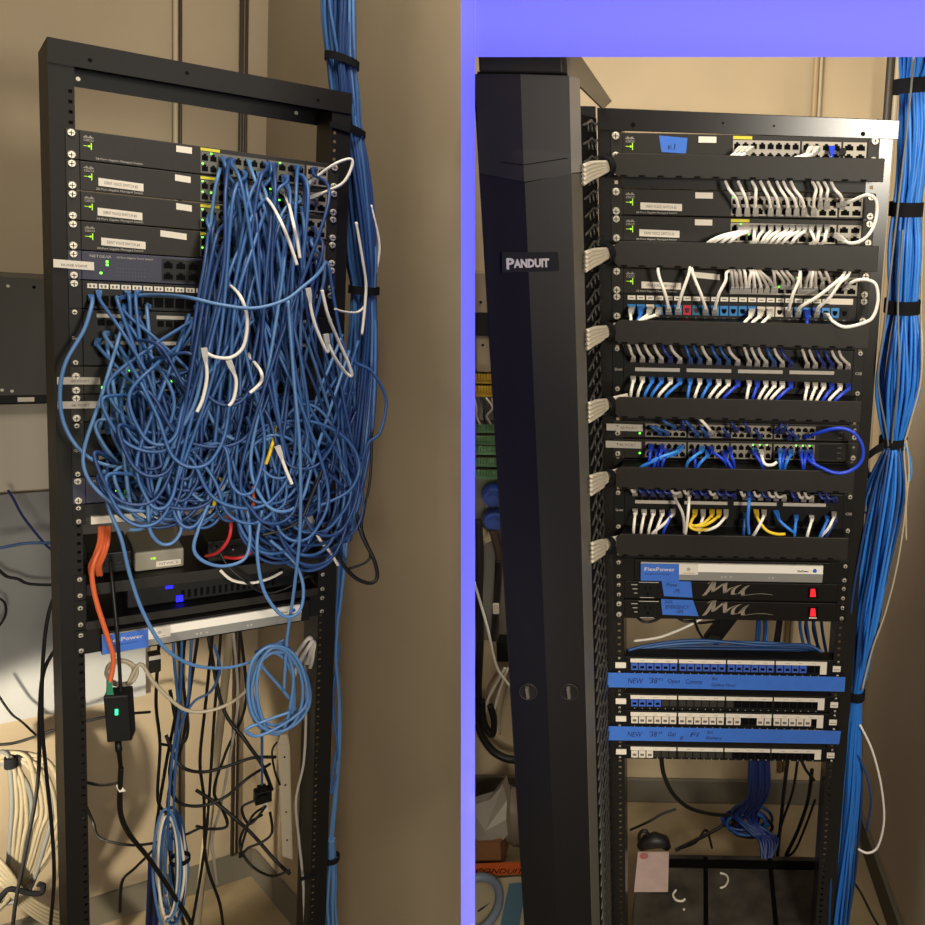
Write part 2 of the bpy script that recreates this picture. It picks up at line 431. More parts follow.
def lamp(parent, x, z, y, m=LIME, r=0.0022):
    mb = MB(); mb.box(x-r, x+r, y-0.0012, y, z-r, z+r); return part('indicator_lamp', mb, m, parent)

def voice_switch(bay, ztop, U, label, st, small, lit, text=True, yl=True, px=0.0):
    t, z0, z1 = chassis(bay, 'network_switch', ztop, U, label, 'network switch', GREYB)
    y = -0.0042; k = U/0.0476
    logo_bars(t, -0.2145, z1-0.011*k, y)
    mb = MB(); z = z1-0.0235*k
    mb.box(-0.2145, -0.2055, y-0.0006, y, z-0.0004, z+0.0004); mb.box(-0.2030, -0.2016, y-0.0008, y, z-0.006, z+0.006)
    part('status_panel', mb, LIME, t); lamp(t, -0.2055, z, y, LIME, 0.0016)
    lettering(t, '28-Port Gigabit Managed Switch', -0.196, z0+0.0035*k, 0.0045*k, y-0.0003, INKW, width=0.075)
    if st: sticker(t, st[0], st[1], z0+0.010*k, z0+0.0225*k, y, PAPER, st[2], st[3])
    if small: sticker(t, small[0], small[1], z1-0.0145*k, z1-0.004*k, y, PAPER, None, small[2])
    port_grid(t, -0.022+px, 0.098+px, z0+0.003, z1-0.009, 8, 2, y, PORTF if bay is L else GREYP, lit=lit)
    port_grid(t, 0.102+px, 0.172+px, z0+0.003, z1-0.009, 4, 2, y, PORTF if bay is L else SILV, lit=[(r, c) for r, c in lit if c < 4])
    port_grid(t, 0.176+px*0.5, 0.218, z0+0.004, z1-0.009, 2, 2, y, SILV)
    mb = MB(); mb.box(-0.022+px, 0.012+px, y-0.0006, y, z1-0.0075, z1-0.002)
    part('port_legend', mb, YEL if yl else GREYP, t)
    for s in (-1, 1):
        for z in (ztop - 0.1429*U, ztop - 0.857*U): screw(bay, t, s*0.2325, z, -0.0035)
    return t, z0, z1

BARF = mat('bar_silver', (176, 174, 166), 0.38, 0.35)
BARW = mat('bar_cream', (244, 238, 222), 0.5)
def surge_bar(bay, ztop, label, x0=-0.188, x1=0.186, h=0.042, big=True, fy=-0.03):
    t = thing(bay, 'power_strip', (0, fy, ztop-h), label, 'power strip')
    mb = MB(); mb.box(-0.2, 0.2, fy+0.004, 0.12, ztop-h, ztop); bev(part('case', mb, BLK, t), 0.0015)
    for s in (-1, 1):
        mb = MB(); mb.box(min(s*0.198, s*0.2415), max(s*0.198, s*0.2415), -0.0045, -0.0004, ztop-h-0.001, ztop+0.001); part('ear', mb, BLK, t)
        for z in (ztop-0.008, ztop-h+0.008): screw(bay, t, s*0.2325, z, -0.0045, 0.005)
    w = x1-x0; zm = ztop-0.005-(h-0.01)*0.44; z0 = ztop-h+0.005; z1 = ztop-0.005
    mb = MB(); mb.hexa([(x0, fy, z0), (x1, fy, z0), (x1, fy+0.004, z0), (x0, fy+0.004, z0), (x0, fy-0.004, zm), (x1, fy-0.004, zm), (x1, fy+0.004, zm), (x0, fy+0.004, zm)]); part('lower_face', mb, BARF, t)
    mb = MB(); mb.hexa([(x0, fy-0.004, zm), (x1, fy-0.004, zm), (x1, fy+0.004, zm), (x0, fy+0.004, zm), (x0, fy-0.001, z1), (x1, fy-0.001, z1), (x1, fy+0.004, z1), (x0, fy+0.004, z1)]); part('upper_face', mb, BARW, t)
    y = fy-0.0046
    mb = MB(); mb.box(x0, x0+w*0.21, y, y+0.0007, z0-0.0005, z1+0.0005); st = part('brand_label', mb, BLUEST, t, 'blue label with white print')
    lettering(st, 'FlexPower', x0+w*0.018, zm+0.001, 0.0115, y-0.0003, PAPER, width=w*0.165)
    lettering(st, 'surge protector', x0+w*0.022, zm-0.007, 0.005, y-0.0003, INKD, width=w*0.14)
    mb = MB(); mb.box(x0+w*0.21, x0+w*0.315, y, y+0.0007, zm-0.006, z1); st = part('info_label', mb, PAPER, t, 'small white label with grey print')
    mb = MB(); cx = x0+w*0.262
    mb.cyl((cx, y, zm+0.006), (0,-1,0), 0.004, 0.0004, 14); mb.box(cx-0.012, cx+0.012, y-0.0004, y, zm-0.0035, zm-0.002); part('print', mb, GREYP, st)
    mb = MB()
    for i, xx in enumerate((0.44, 0.46, 0.49, 0.7, 0.72)): mb.box(x0+w*xx, x0+w*xx+0.004, fy-0.0035, fy, z0+0.008, z0+0.0115)
    part('print', mb, INKW, t)
    lettering(t, 'FlexPower', x0+w*0.86, zm+0.004, 0.007, y, INK, width=w*0.06)
    mb = MB(); mb.cyl((x0+w*0.955, fy-0.002, zm+0.007), (0,-1,0), 0.004, 0.003, 12); part('reset_button', mb, JBL, t)
    return t

def flat_tape(bay, name, quad, label, cat, group=None, m=TAPE):
    mb = MB(); mb.slab(quad, (0, -0.0006, 0), 0); return single(bay, name, mb, m, label, cat, group)
# ------------------------------------------------------------------ LEFT BAY: the tangled rack
ZT = 0.00784                                     # top of the first rack unit
t = thing(L, 'equipment_rack', (0, 0.03, FL), 'black open-frame rack smothered in tangled blue cables, against the taupe corner', 'equipment rack')
part('post', post_mb(L, -1, 0.2650, 0.226, FL+0.012, 0.118, UL, 0, 0.11, 0.26, 0.2325), BLK, t)
part('post', post_mb(L, 1, 0.2650, 0.226, FL+0.012, 0.118, UL, 0, 0.11, 0.05, 0.2325), BLK, t)
mb = MB()
mb.box(-0.265, 0.265, -0.003, 0, 0.117, 0.160); mb.box(-0.265, 0.265, 0, 0.13, 0.157, 0.160); mb.box(-0.265, -0.262, 0, 0.26, 0.117, 0.160)
beam = part('top_beam', mb, BLK, t)
mb = MB(); mb.box(-0.261, 0.262, 0.127, 0.13, L.Z(87, 77, 0.127), 0.157)
part('rear_beam', mb, BLK2, t)
for x, y in ((90, 60), (187, 73), (318, 100)):
    p = L.P(x, y, -0.003); mb = MB(); mb.cyl(p, (0,-1,0), 0.0035, 0.0006, 10); part('bolt_hole', mb, VOID, t)
for x, y in ((78, 79), (296, 113)):
    p = L.P(x, y, 0.1265); mb = MB(); mb.cyl(p, (0,-1,0), 0.004, 0.003, 10); part('bolt', mb, STEEL, t)
for s in (-1, 1):
    mb = MB(); mb.box(s*0.245-0.06, s*0.245+0.06, -0.08, 0.14, FL+0.001, FL+0.012); part('foot_plate', mb, BLK, t)

# the four voice switches
lit = [[(0,0),(1,1)], [(0,0),(0,1),(1,0)], [(0,0),(0,1),(0,3),(1,0)], [(0,0),(1,0),(0,5)]]
voice_switch(L, ZT, UL, 'topmost graphite network switch in the tangled rack, with no long sticker', None, (-0.065, -0.038, 0.0), lit[0], px=-0.001)
voice_switch(L, ZT-UL, UL, 'second graphite switch from the top of the tangled rack', (-0.192, -0.120, 'DENT VOICE SWITCH #2', 0.03), (-0.067, -0.040, 0.05), lit[1], px=-0.001)
voice_switch(L, ZT-2*UL, UL, 'third graphite switch from the top of the tangled rack', (-0.194, -0.122, 'DENT VOICE SWITCH #3', 0.03), (-0.065, -0.038, 0.06), lit[2], px=-0.001)
voice_switch(L, ZT-3*UL, UL, 'fourth graphite switch in the tangled rack, just above a navy one', (-0.189, -0.117, 'DENT VOICE SWITCH #4', 0.03), (-0.092, -0.047, 0.07), lit[3], px=-0.001)

# navy switches
def navy_switch(k, label, st, lampset):
    t, z0, z1 = chassis(L, 'network_switch', ZT-k*UL, UL, label, 'network switch', NAVYF)
    y = -0.0042
    lettering(t, 'NETGEAR', -0.208, z1-0.0105, 0.0072, y-0.0003, INKW, width=0.034)
    lettering(t, '24 Port Gigabit Smart Switch', -0.165, z1-0.0095, 0.005, y-0.0003, INKW, width=0.06)
    mb = MB()
    for i in range(10):
        for j in range(3): mb.box(-0.165+i*0.005, -0.1635+i*0.005, y-0.0005, y, z0+0.010+j*0.007, z0+0.0115+j*0.007)
    part('lamp_grid', mb, INK, t)
    for x, z in lampset: lamp(t, x, z0+z, y, GRN, 0.0019)
    port_grid(t, -0.09, 0.215, z0+0.005, z1-0.005, 14, 2, y, BLK2)
    if st:
        mb = MB(); mb.slab([(-0.2635, -0.0056, z0+0.020), (-0.201, -0.0056, z0+0.0182), (-0.201, -0.0056, z0+0.0335), (-0.2635, -0.0056, z0+0.035)], (0,-0.0005,0))
        o = part('label_sticker', mb, PAPER, t, 'white sticker across the ear')
        part('lettering', text_mb('NURSE VOICE', 0.006, (-0.232, -0.0064, z0+0.0235), align='CENTER', width=0.04), INK, o)
    for s in (-1, 1):
        for z in (0, 0.0392): screw(L, t, s*0.2325, ZT-k*UL-0.00784-z, -0.0035)
navy_switch(4, 'navy switch with a white sticker on its ear, below the four graphite switches', True, [(-0.180, 0.030), (-0.180, 0.036), (-0.190, 0.014)])
navy_switch(12, 'lower navy switch with green lamps, above the white-edged strip panel', False, [(-0.187,0.011),(-0.165,0.030),(-0.16,0.024),(-0.163,0.018),(-0.150,0.020),(-0.147,0.014),(-0.152,0.010),(-0.172,0.022)])

# patch panels behind the tangle
def patch(bay, ztop, U, units, label, strips, hwf=0.2205, screws=True, txt=None, stripm=GREYP, mark='C5E'):
    t, z0, z1 = chassis(bay, 'patch_bay', ztop, U, label, 'patch panel', BLK2, units, 0.03)
    y = -0.0042
    for g in range(4):
        x0 = -0.198 + g*0.099; x1 = x0 + 0.086
        for zz in strips:
            zc = z0 + zz*(z1-z0)
            mb = MB(); mb.box(x0, x1, y-0.0006, y, zc-0.0035, zc+0.0035); o = part('label_strip', mb, stripm, t)
        for zz in ((0.78, 0.22) if units == 2 else (0.35,)):
            zc = z0 + zz*(z1-z0); mb = MB()
            for i in range(6):
                cx = x0+0.007+i*0.0144; mb.box(cx-0.0055, cx+0.0055, y-0.0005, y, zc-0.006, zc+0.006, 0)
            part('jack_row', mb, VOID, t)
    lettering(t, mark, 0.2255, (z0+z1)/2-0.003, 0.0075, -0.0036, INKW, width=0.013)
    if txt: lettering(t, txt, -0.238, (z0+z1)/2-0.003, 0.007, -0.0036, INKW, width=0.015)
    for s in (-1, 1):
        for z in ((ztop-0.00674*U/UL, ztop-U*units+0.00674*U/UL)): screw(bay, t, s*0.2325, z, -0.0035, 0.0052)
    return t, z0, z1
# single-unit panel with white jacks along the top
t, z0, z1 = chassis(L, 'patch_bay', ZT-5*UL, UL, 'slim patch panel with a row of white labels just below the upper navy switch', 'patch panel', BLK2, 1, 0.03)
for i in range(23):
    x = -0.212 + i*0.0182
    mb = MB(); mb.box(x, x+0.0155, -0.0048, -0.0042, z1-0.014, z1-0.005)
    for k in range(2): mb.box(x+0.003+k*0.006, x+0.006+k*0.006, -0.0051, -0.0046, z1-0.012, z1-0.0072, 1)
    part('label_strip', mb, [PAPER, INK], t)
    mb = MB(); mb.box(x, x+0.0155, -0.0046, -0.0042, z0+0.007, z0+0.026); part('jack_row', mb, VOID, t)
for s in (-1, 1): screw(L, t, s*0.2325, ZT-5*UL-0.0078, -0.0035)
patch(L, ZT-6*UL, UL, 2, 'double-height black patch panel under the slim white-labelled panel, mostly hidden by cables', (0.9, 0.42), txt='Quest')
patch(L, ZT-10*UL, UL, 2, 'double-height black patch panel between the stickered switches and lower navy switch', (0.82, 0.34), txt='Quest')
for k, lab in ((8, 'upper of two dark switches with white ear stickers, behind the tangle'), (9, 'lower of two dark switches with white ear stickers, behind the tangle')):
    t, z0, z1 = chassis(L, 'network_switch', ZT-k*UL, UL, lab, 'network switch', GREYB)
    mb = MB(); zc = z0+0.026 if k == 8 else z0+0.034
    mb.slab([(-0.262,-0.0056,zc-0.0065), (-0.194,-0.0056,zc-0.0075), (-0.194,-0.0056,zc+0.0065), (-0.262,-0.0056,zc+0.0075)], (0,-0.0005,0)); o = part('label_sticker', mb, GREYP, t)
    part('lettering', text_mb('48 PORT', 0.007, (-0.226, -0.0063, zc-0.003), align='CENTER', width=0.03), INK, o)
    lamp(t, -0.190, zc-0.014, -0.0042, GRN)
    port_grid(t, -0.178, 0.17, z0+0.004, z1-0.004, 24, 2, -0.0042, SILV, lit=[(rnd.randrange(2), rnd.randrange(24)) for _ in range(22)])
    for s in (-1, 1): screw(L, t, s*0.2325, ZT-k*UL-0.0078 - (0.012 if k == 8 else 0), -0.0035); screw(L, t, s*0.2325, ZT-k*UL-0.047, -0.0035)

# strip panel with a white edge, the shelf below and what stands on it
zp = L.Z(517, 90)
t = thing(L, 'patch_bay', (0, 0, zp), 'black strip panel with a bright white front edge, above the shelf of modems', 'patch panel')
zt_ = ZT-13*UL
mb = MB(); mb.box(-0.2205, 0.2205, -0.004, 0.03, zp, zt_-0.001); part('case', mb, BLK2, t)
mb = MB(); mb.box(-0.213, 0.205, -0.012, -0.004, zp-0.012, zp+0.003); part('front_edge', mb, PAPER, t)
for s in (-1, 1):
    mb = MB(); mb.box(min(s*0.2205, s*0.2415), max(s*0.2205, s*0.2415), -0.003, -0.0004, zp-0.014, zt_-0.001); part('ear', mb, BLK, t)
    for z in (zt_-0.007, zp-0.006): screw(L, t, s*0.2325, z, -0.003, 0.005)
zs = L.Z(583, 92)                                # top face of the shelf lip
t = thing(L, 'rack_shelf', (0, 0.1, zs-0.02), 'black rack shelf carrying modems below the white-edged panel', 'shelf')
mb = MB(); mb.box(-0.222, 0.222, -0.006, 0.24, zs-0.004, zs-0.001); part('tray', mb, BLK2, t)
mb = MB(); mb.box(-0.222, 0.222, -0.008, -0.006, zs-0.024, zs); bev(part('front_lip', mb, GREYB, t), 0.001)
for s in (-1, 1):
    mb = MB(); mb.box(min(s*0.2225, s*0.2415), max(s*0.2225, s*0.2415), -0.003, -0.0004, zs-0.03, zs+0.02); part('ear', mb, BLK, t)
    for z in (zs-0.022, zs+0.012): screw(L, t, s*0.2325, z, -0.003, 0.005)
def gadget(bay, name, x0, x1, y0, y1, z0, h, m, label, cat, deco=None):
    t = thing(bay, name, ((x0+x1)/2, (y0+y1)/2, z0), label, cat)
    mb = MB(); mb.box(x0, x1, y0, y1, z0, z0+h); bev(part('case', mb, m, t), 0.004, 3)
    if deco: deco(t, x0, x1, y0, z0, h)
    return t
GADG = mat('warm_grey_plastic', (150, 144, 126), 0.5); GAD2 = mat('cool_grey_plastic', (140, 140, 136), 0.45)
def d1(t, x0, x1, y, z, h):
    sticker(t, x1-0.052, x1-0.006, z+0.006, z+0.018, y-0.0003, PAPER, 'NTWK 2', ink=INK)
    lamp(t, x1-0.055, z+0.026, y-0.0002, LIME); lamp(t, x1-0.06, z+0.026, y-0.0002, LIME, 0.0015)
gadget(L, 'converter_box', -0.135, -0.045, 0.03, 0.18, zs+0.0005, 0.042, GADG, 'warm grey box with a white sticker standing on the upper modem shelf', 'converter box', d1)
def d2(t, x0, x1, y, z, h):
    mb = MB(); mb.box(x0+0.005, x1-0.005, y-0.001, y, z+0.012, z+0.016); part('vent', mb, GREYB, t)
    mb = MB()
    for i in range(4): mb.cyl((x0+0.02+i*0.017, y-0.0002, z+h*0.5), (0,-1,0), 0.004, 0.002, 10)
    part('socket_ring', mb, GREYB, t)
gadget(L, 'converter_box', -0.215, -0.138, 0.04, 0.18, zs+0.0005, 0.046, BLK2, 'black box at the left end of the upper modem shelf', 'converter box', d2)
def d3(t, x0, x1, y, z, h):
    for i in range(3): lamp(t, x0+0.02+i*0.03, z+h*0.5, y-0.0002, INKW, 0.0012)
    mb = MB(); mb.box(x0+0.01, x1-0.01, y-0.001, y, z+0.006, z+0.012); part('grille', mb, GREYB, t)
gadget(L, 'modem', 0.0, 0.17, 0.03, 0.18, zs+0.0005, 0.05, BLK, 'black modem at the right of the upper shelf, red cables in front', 'modem', d3)
zb = L.Z(656, 102, -0.03)
zb2 = zb + 0.049 + 0.014
t = thing(L, 'rack_shelf', (0, 0.1, zb2), 'lower black rack shelf just above the blue-labelled power strip', 'shelf')
mb = MB(); mb.box(-0.222, 0.222, -0.004, 0.24, zb2, zb2+0.003); part('tray', mb, BLK2, t)
mb = MB(); mb.box(-0.222, 0.222, -0.007, -0.004, zb2-0.012, zb2+0.005); part('front_lip', mb, GREYB, t)
for s in (-1, 1):
    mb = MB(); mb.box(min(s*0.2225, s*0.2415), max(s*0.2225, s*0.2415), -0.003, -0.0004, zb2-0.012, zb2+0.05); part('ear', mb, BLK, t)
    for z in (zb2, zb2+0.035): screw(L, t, s*0.2325, z, -0.003, 0.005)
def d4(t, x0, x1, y, z, h):
    mb = MB()
    for i in range(16): mb.box(x0+0.10+i*0.012, x0+0.106+i*0.012, y-0.0006, y, z+0.008, z+0.026)
    part('vent', mb, VOID, t)
    mb = MB(); mb.box(x0+0.090, x0+0.103, y-0.002, y, z+0.001, z+0.015); part('power_lamp', mb, BLUEL, t, 'glowing blue lamp')
    mb = MB(); mb.box(x0+0.070, x0+0.084, y-0.0014, y, z+0.034, z+0.040); part('power_lamp', mb, BLUEL, t)
gadget(L, 'backup_battery', -0.15, 0.205, 0.03, 0.2, zb2+0.0045, 0.055, BLK2, 'black backup unit with glowing blue lamps on the lower shelf', 'backup battery', d4)
def d5(t, x0, x1, y, z, h):
    for i in range(4): lamp(t, x0+0.04+i*0.03, z+h*0.5, y-0.0002, LIME, 0.0014)
gadget(L, 'modem', 0.0, 0.15, 0.04, 0.17, zb2+0.061, 0.022, GAD2, 'flat grey modem with green lamps lying on the black backup unit', 'modem', d5)
surge_bar(L, zb+0.049, 'silver power strip with a blue label under the tangled rack shelves', L.X(102, 640, -0.03), L.X(301, 615, -0.03), h=0.049)
# ------------------------------------------------------------------ LEFT BAY: on the wall behind
def wallbox(name, x0, y0, x1, y1, off, depth, m, label, cat, kind=None):
    """Box on the back wall whose front face covers the picture rectangle (x0,y0)-(x1,y1); off = gap behind it."""
    f = off + depth
    a, b = LB(x0, y1, f), LB(x1, y1, f); c = LB(x1, y0, f); d = LB(x0, y0, f)
    z0, z1 = (a.z+b.z)/2, (c.z+d.z)/2; b = Vector((b.x, b.y, 0)); a = Vector((a.x, a.y, 0))
    mb = MB(); up = Vector((0,0,1)); mb.slab([a+up*z0, b+up*z0, b+up*z1, a+up*z1], -lbn*depth)
    return mb, z0
DG = mat('dark_grey_cabinet', (74, 72, 66), 0.5, noise=0.05, nscale=8)
CREAM = mat('cream_cabinet', (206, 196, 176), 0.6)
BGREY = mat('pale_grey_board', (168, 168, 166), 0.6, noise=0.03, nscale=4)
mb, z0 = wallbox('x', -60, 278, 112, 395, 0.001, 0.16, DG, '', '')
t = thing(L, 'wall_cabinet', sum((Vector(v) for v in mb.v), Vector())/8, 'dark grey cabinet on the wall left of the tangled rack', 'cabinet'); part('case', mb, DG, t)
mb, _ = wallbox('x', -60, 395, 112, 403, 0.001, 0.162, VOID, '', ''); part('lower_edge', mb, BLK2, t)
p = LB(26, 399.5, 0.1635); mb = MB(); mb.slab([p - lbd*(-0.018) + Vector((0,0,-0.006)), p - lbd*0.018 + Vector((0,0,-0.006)), p - lbd*0.018 + Vector((0,0,0.006)), p + lbd*0.018 + Vector((0,0,0.006))], lbn*0.0006); part('label_sticker', mb, PAPER, t)
for x, y in ((8, 286), (34, 287), (2, 390), (12, 391)):
    p = LB(x, y, 0.161); mb = MB(); mb.cyl(p, lbn, 0.004, 0.002, 10); part('screw', mb, STEEL if x < 30 else VOID, t)
mb, _ = wallbox('x', -60, 404, 108, 490, 0.001, 0.13, CREAM, '', '')
single(L, 'junction_box', mb, CREAM, 'cream box beneath the dark grey wall cabinet', 'junction box')
mb, _ = wallbox('x', -80, 492, 146, 716, 0.0005, 0.018, BGREY, '', '')
single(L, 'backboard', mb, BGREY, 'pale grey mounting board on the wall behind the left rack post', 'backboard')
# ------------------------------------------------------------------ LEFT BAY: the tangle of cords
LBL_T = 'thin blue patch cord hanging in the big tangle on the front of the left-hand rack'
GRP_T = 'blue cords of the big tangle'
RC = 0.0031
BL = [CB, CB, CB3, CB3, CB2, CB]
def jit(a): return rnd.uniform(-a, a)
def port(xlo=207, xhi=316, ks=(0, 1, 2, 3)):
    x = rnd.uniform(xlo, xhi); k = rnd.choice(ks)
    return x, 152 + 29.5*k + 0.112*(x-205) + rnd.choice((0, 11)) + 5
def low(xlo=100, xhi=310, ylo=292, yhi=500):
    return rnd.uniform(xlo, xhi), rnd.uniform(ylo, yhi)
def tangle(px, m=None, label=LBL_T, group=GRP_T, r=RC, p0=True, p1=True, pm=None):
    m = m or rnd.choice(BL)
    return cord(L, px, r, m, label, 'network cable', group, plug0=(pm or m) if p0 else None, plug1=(pm or m) if p1 else None, sub=7, sides=6)
n = 0
# A: from the voice switches down to loops at the left and up to the panels
for i in range(54):
    d = -0.05 - 0.15*(i/54) + jit(0.01)
    sx, sy = port(207, 300); ex, ey = low(96, 215)
    w = rnd.uniform(20, 60); bx = rnd.uniform(128, 255) if i % 3 else rnd.uniform(150, 215)
    by = rnd.uniform(max(ey+45, 430), 528) if i % 4 else rnd.uniform(max(ey+40, 400), 470)
    bx = max(bx, 118 + max(0, by-455)*0.35)
    k = rnd.uniform(0.38, 0.55)
    m1x = sx + (bx+w-sx)*0.55 + jit(10)
    px = [(sx, sy, -0.012), (sx+jit(3), sy+5, -0.04+0.2*d), (sx+(m1x-sx)*0.4, sy+32+jit(8), d*0.75), (m1x+jit(6), sy+(by-sy)*k, d), (bx+w*0.95, by-48-jit(12), d), (bx+w*0.55, by-10, d-0.008), (bx, by, d-0.012), (bx-w*0.6, by-12, d-0.005), (bx-w, by-50, d+0.005)]
    px += [(bx-w+(ex-bx+w)*0.5, (by-50+ey)/2, d*0.8), (ex+jit(3), ey+9, -0.045), (ex, ey, -0.012)]
    tangle(px); n += 1
# B: from the voice switches down the right and into loops under the trunk
for i in range(40):
    d = -0.05 - 0.14*(i/40) + jit(0.01)
    sx, sy = port(235, 318); by = rnd.uniform(450, 566); bx = rnd.uniform(255, 335)
    if by > 520: bx = rnd.uniform(272, 335)
    w = rnd.uniform(18, 42)
    if bx + w > 362: w = 362-bx
    ex, ey = (rnd.uniform(325, 362), rnd.uniform(330, 430)) if i % 2 else low(200, 300, 310, 470)
    s = 1 if i % 2 else -1
    px = [(sx, sy, -0.012), (sx+jit(3), sy+5, -0.05), (sx+jit(8)+6, sy+34, d*0.75), (sx+(bx-s*w-sx)*0.5+jit(10), sy+(by-sy)*0.5, d), (bx-s*w, by-52, d), (bx-s*w*0.6, by-11, d-0.006), (bx, by, d-0.01), (bx+s*w*0.6, by-12, d), (bx+s*w, by-55, d+0.01)]
    if s > 0: px += [((bx+w+ex)/2, (by-55+ey)/2, d*0.7), (ex, ey, d*0.35)]
    else: px += [((bx-w+ex)/2, (by-55+ey)/2, d*0.8), (ex+jit(3), ey+9, -0.05), (ex, ey, -0.012)]
    tangle(px, p1=(s < 0))
# C: tight loops between the panels at the lower left
for i in range(28):
    d = -0.04 - 0.12*(i/28)
    sx, sy = low(100, 240, 296, 420); ex, ey = low(105, 300, 380, 490)
    by = rnd.uniform(max(sy, ey)+35, max(470, max(sy, ey)+60)); by = min(by, 520)
    bx = (sx+ex)/2 + jit(30); bx = max(bx, 128); w = rnd.uniform(14, 40)
    s = 1 if sx < ex else -1
    tangle([(sx, sy, -0.012), (sx+jit(2), sy+8, -0.05), (bx-s*w, (sy+by)/2+10, d), (bx-s*w*0.6, by-10, d-0.01), (bx, by, d-0.012), (bx+s*w*0.6, by-12, d), (bx+s*w*0.95, (by+ey)/2, d*0.9), (ex, ey+8, -0.05), (ex, ey, -0.012)])
# D: small rings bunched at the bottom right of the tangle
for i in range(14):
    d = -0.06-0.007*i; cx, cy = 296+jit(22), 490+jit(36); a, b = rnd.uniform(24, 48), rnd.uniform(36, 66); ph = rnd.uniform(0, 6.28)
    px = [(cx+a*math.cos(ph+u*0.62)*(1+0.06*u), min(cy+b*math.sin(ph+u*0.62), 572), d-0.004*u) for u in range(9)]
    tangle(px, p0=False, p1=False)
# single cords that stand out
def lone(px, label, m=CB2, r=RC, p0=None, p1=None, cat='network cable', name='network_cable'):
    return cord(L, px, r, m, label, cat, None, name, p0, p1, sub=10, sides=8)
lone([(91, 297, -0.012), (92, 304, -0.05), (84, 330, -0.07), (66, 362, -0.08), (60, 392, -0.08), (64, 424, -0.08), (80, 450, -0.085), (103, 464, -0.1), (140, 470, -0.12)], 'blue cord bowing out over the left post from the slim white-labelled panel', p0=CB)
lone([(124, 297, -0.012), (150, 295, -0.05), (185, 297, -0.19), (222, 305, -0.215), (255, 308, -0.22), (285, 300, -0.22), (304, 286, -0.21), (318, 274, -0.19), (326, 262, -0.1)], 'blue cord sweeping sideways across the front of the whole tangle', p0=CB)
lone([(288, 300, -0.2), (294, 380, -0.215), (300, 450, -0.22), (300, 530, -0.2), (294, 590, -0.17), (287, 640, -0.15), (284, 690, -0.14)], 'straight blue cord dropping from the tangle into the hanging coil below')
lone([(262, 510, -0.17), (257, 545, -0.18), (262, 585, -0.18), (276, 610, -0.18), (290, 617, -0.18), (301, 608, -0.175), (303, 585, -0.17), (294, 562, -0.16), (270, 540, -0.15)], 'blue loop dipping over the right end of the silver power strip')
lone([(104, 470, -0.1), (108, 505, -0.13), (121, 538, -0.14), (130, 575, -0.14), (143, 612, -0.14), (163, 646, -0.14), (190, 664, -0.12), (222, 668, -0.1), (250, 662, -0.09), (268, 650, -0.1)], 'blue cord swinging low across the silver power strip to the hanging coil')
lone([(130, 530, -0.15), (146, 524, -0.16), (160, 480, -0.17), (176, 440, -0.18), (196, 400, -0.19), (206, 350, -0.19)], 'blue cord crossing diagonally at the lower left of the tangle')
lone([(148, 505, -0.17), (150, 530, -0.17), (160, 543, -0.17), (172, 543, -0.17), (181, 530, -0.17), (178, 510, -0.16)], 'small blue loop hanging over the white-edged strip panel')
lone([(210, 500, -0.17), (198, 530, -0.175), (194, 550, -0.175), (205, 562, -0.175), (225, 566, -0.17), (245, 558, -0.165), (250, 535, -0.16), (246, 500, -0.15)], 'pale blue loop hanging over the upper modem shelf')
lone([(328, 262, -0.02), (345, 350, -0.05), (372, 372, -0.06), (386, 400, -0.06), (380, 432, -0.06), (368, 444, -0.05), (360, 470, -0.04)], 'blue cord bulging out to the far right of the tangle', m=CB)
# white cords
W = lambda px, label, p0=CLR, p1=None, r=0.0029: cord(L, px, r, CW, label, 'network cable', None, 'network_cable', p0, p1, sub=10, sides=8)
W([(307, 186, -0.012), (318, 176, -0.03), (335, 164, -0.05), (350, 159, -0.05), (352, 166, -0.05), (344, 182, -0.05), (330, 190, -0.04), (313, 197, -0.012)], 'white cord looping out to the right post from the topmost graphite switch', p1=CLR)
W([(254, 189, -0.02), (268, 200, -0.09), (280, 220, -0.21), (290, 244, -0.21), (297, 265, -0.21)], 'white cord curving right below the topmost graphite switch, the left of two')
W([(282, 190, -0.02), (288, 202, -0.09), (293, 222, -0.21), (297, 240, -0.21), (300, 258, -0.21)], 'white cord curving right below the topmost graphite switch, the right of two')
W([(308, 290, -0.21), (313, 318, -0.21), (322, 342, -0.21), (328, 352, -0.21), (326, 336, -0.21)], 'short white cord end poking out at the right of the tangle', p1=CLR)
W([(322, 290, -0.21), (328, 315, -0.21), (338, 340, -0.2), (348, 362, -0.2), (352, 376, -0.2), (345, 372, -0.2), (334, 356, -0.21), (326, 338, -0.21)], 'white cord bent into a sharp hairpin at the right of the tangle', p0=None)
W([(226, 282, -0.10), (240, 296, -0.21), (247, 318, -0.21), (244, 345, -0.21), (232, 357, -0.21), (215, 357, -0.21), (202, 350, -0.21)], 'white cord curling through the middle of the tangle', p0=None)
W([(204, 350, -0.21), (207, 375, -0.21), (203, 398, -0.21), (197, 412, -0.21)], 'short white cord hanging upright left of the curled white one', p0=CLR)
W([(229, 362, -0.21), (236, 380, -0.21), (234, 398, -0.21), (229, 406, -0.21)], 'short white cord hanging upright right of the curled white one', p0=CLR)
W([(247, 355, -0.12), (260, 370, -0.21), (261, 382, -0.21), (250, 393, -0.21)], 'small white hook of cord in the middle of the tangle', p0=CLR)
W([(278, 448, -0.21), (286, 470, -0.21), (292, 484, -0.21)], 'stub of white cord near the bottom right of the tangle', p0=CLR)
W([(310, 518, -0.1), (320, 540, -0.13), (330, 552, -0.13), (338, 565, -0.12)], 'white cord slanting down beside the right post below the tangle', p0=CLR)
W([(220, 570, -0.02), (232, 580, -0.03), (250, 583, -0.04), (268, 579, -0.04), (282, 572, -0.03)], 'white cord sagging in front of the flat grey modem', p0=None)
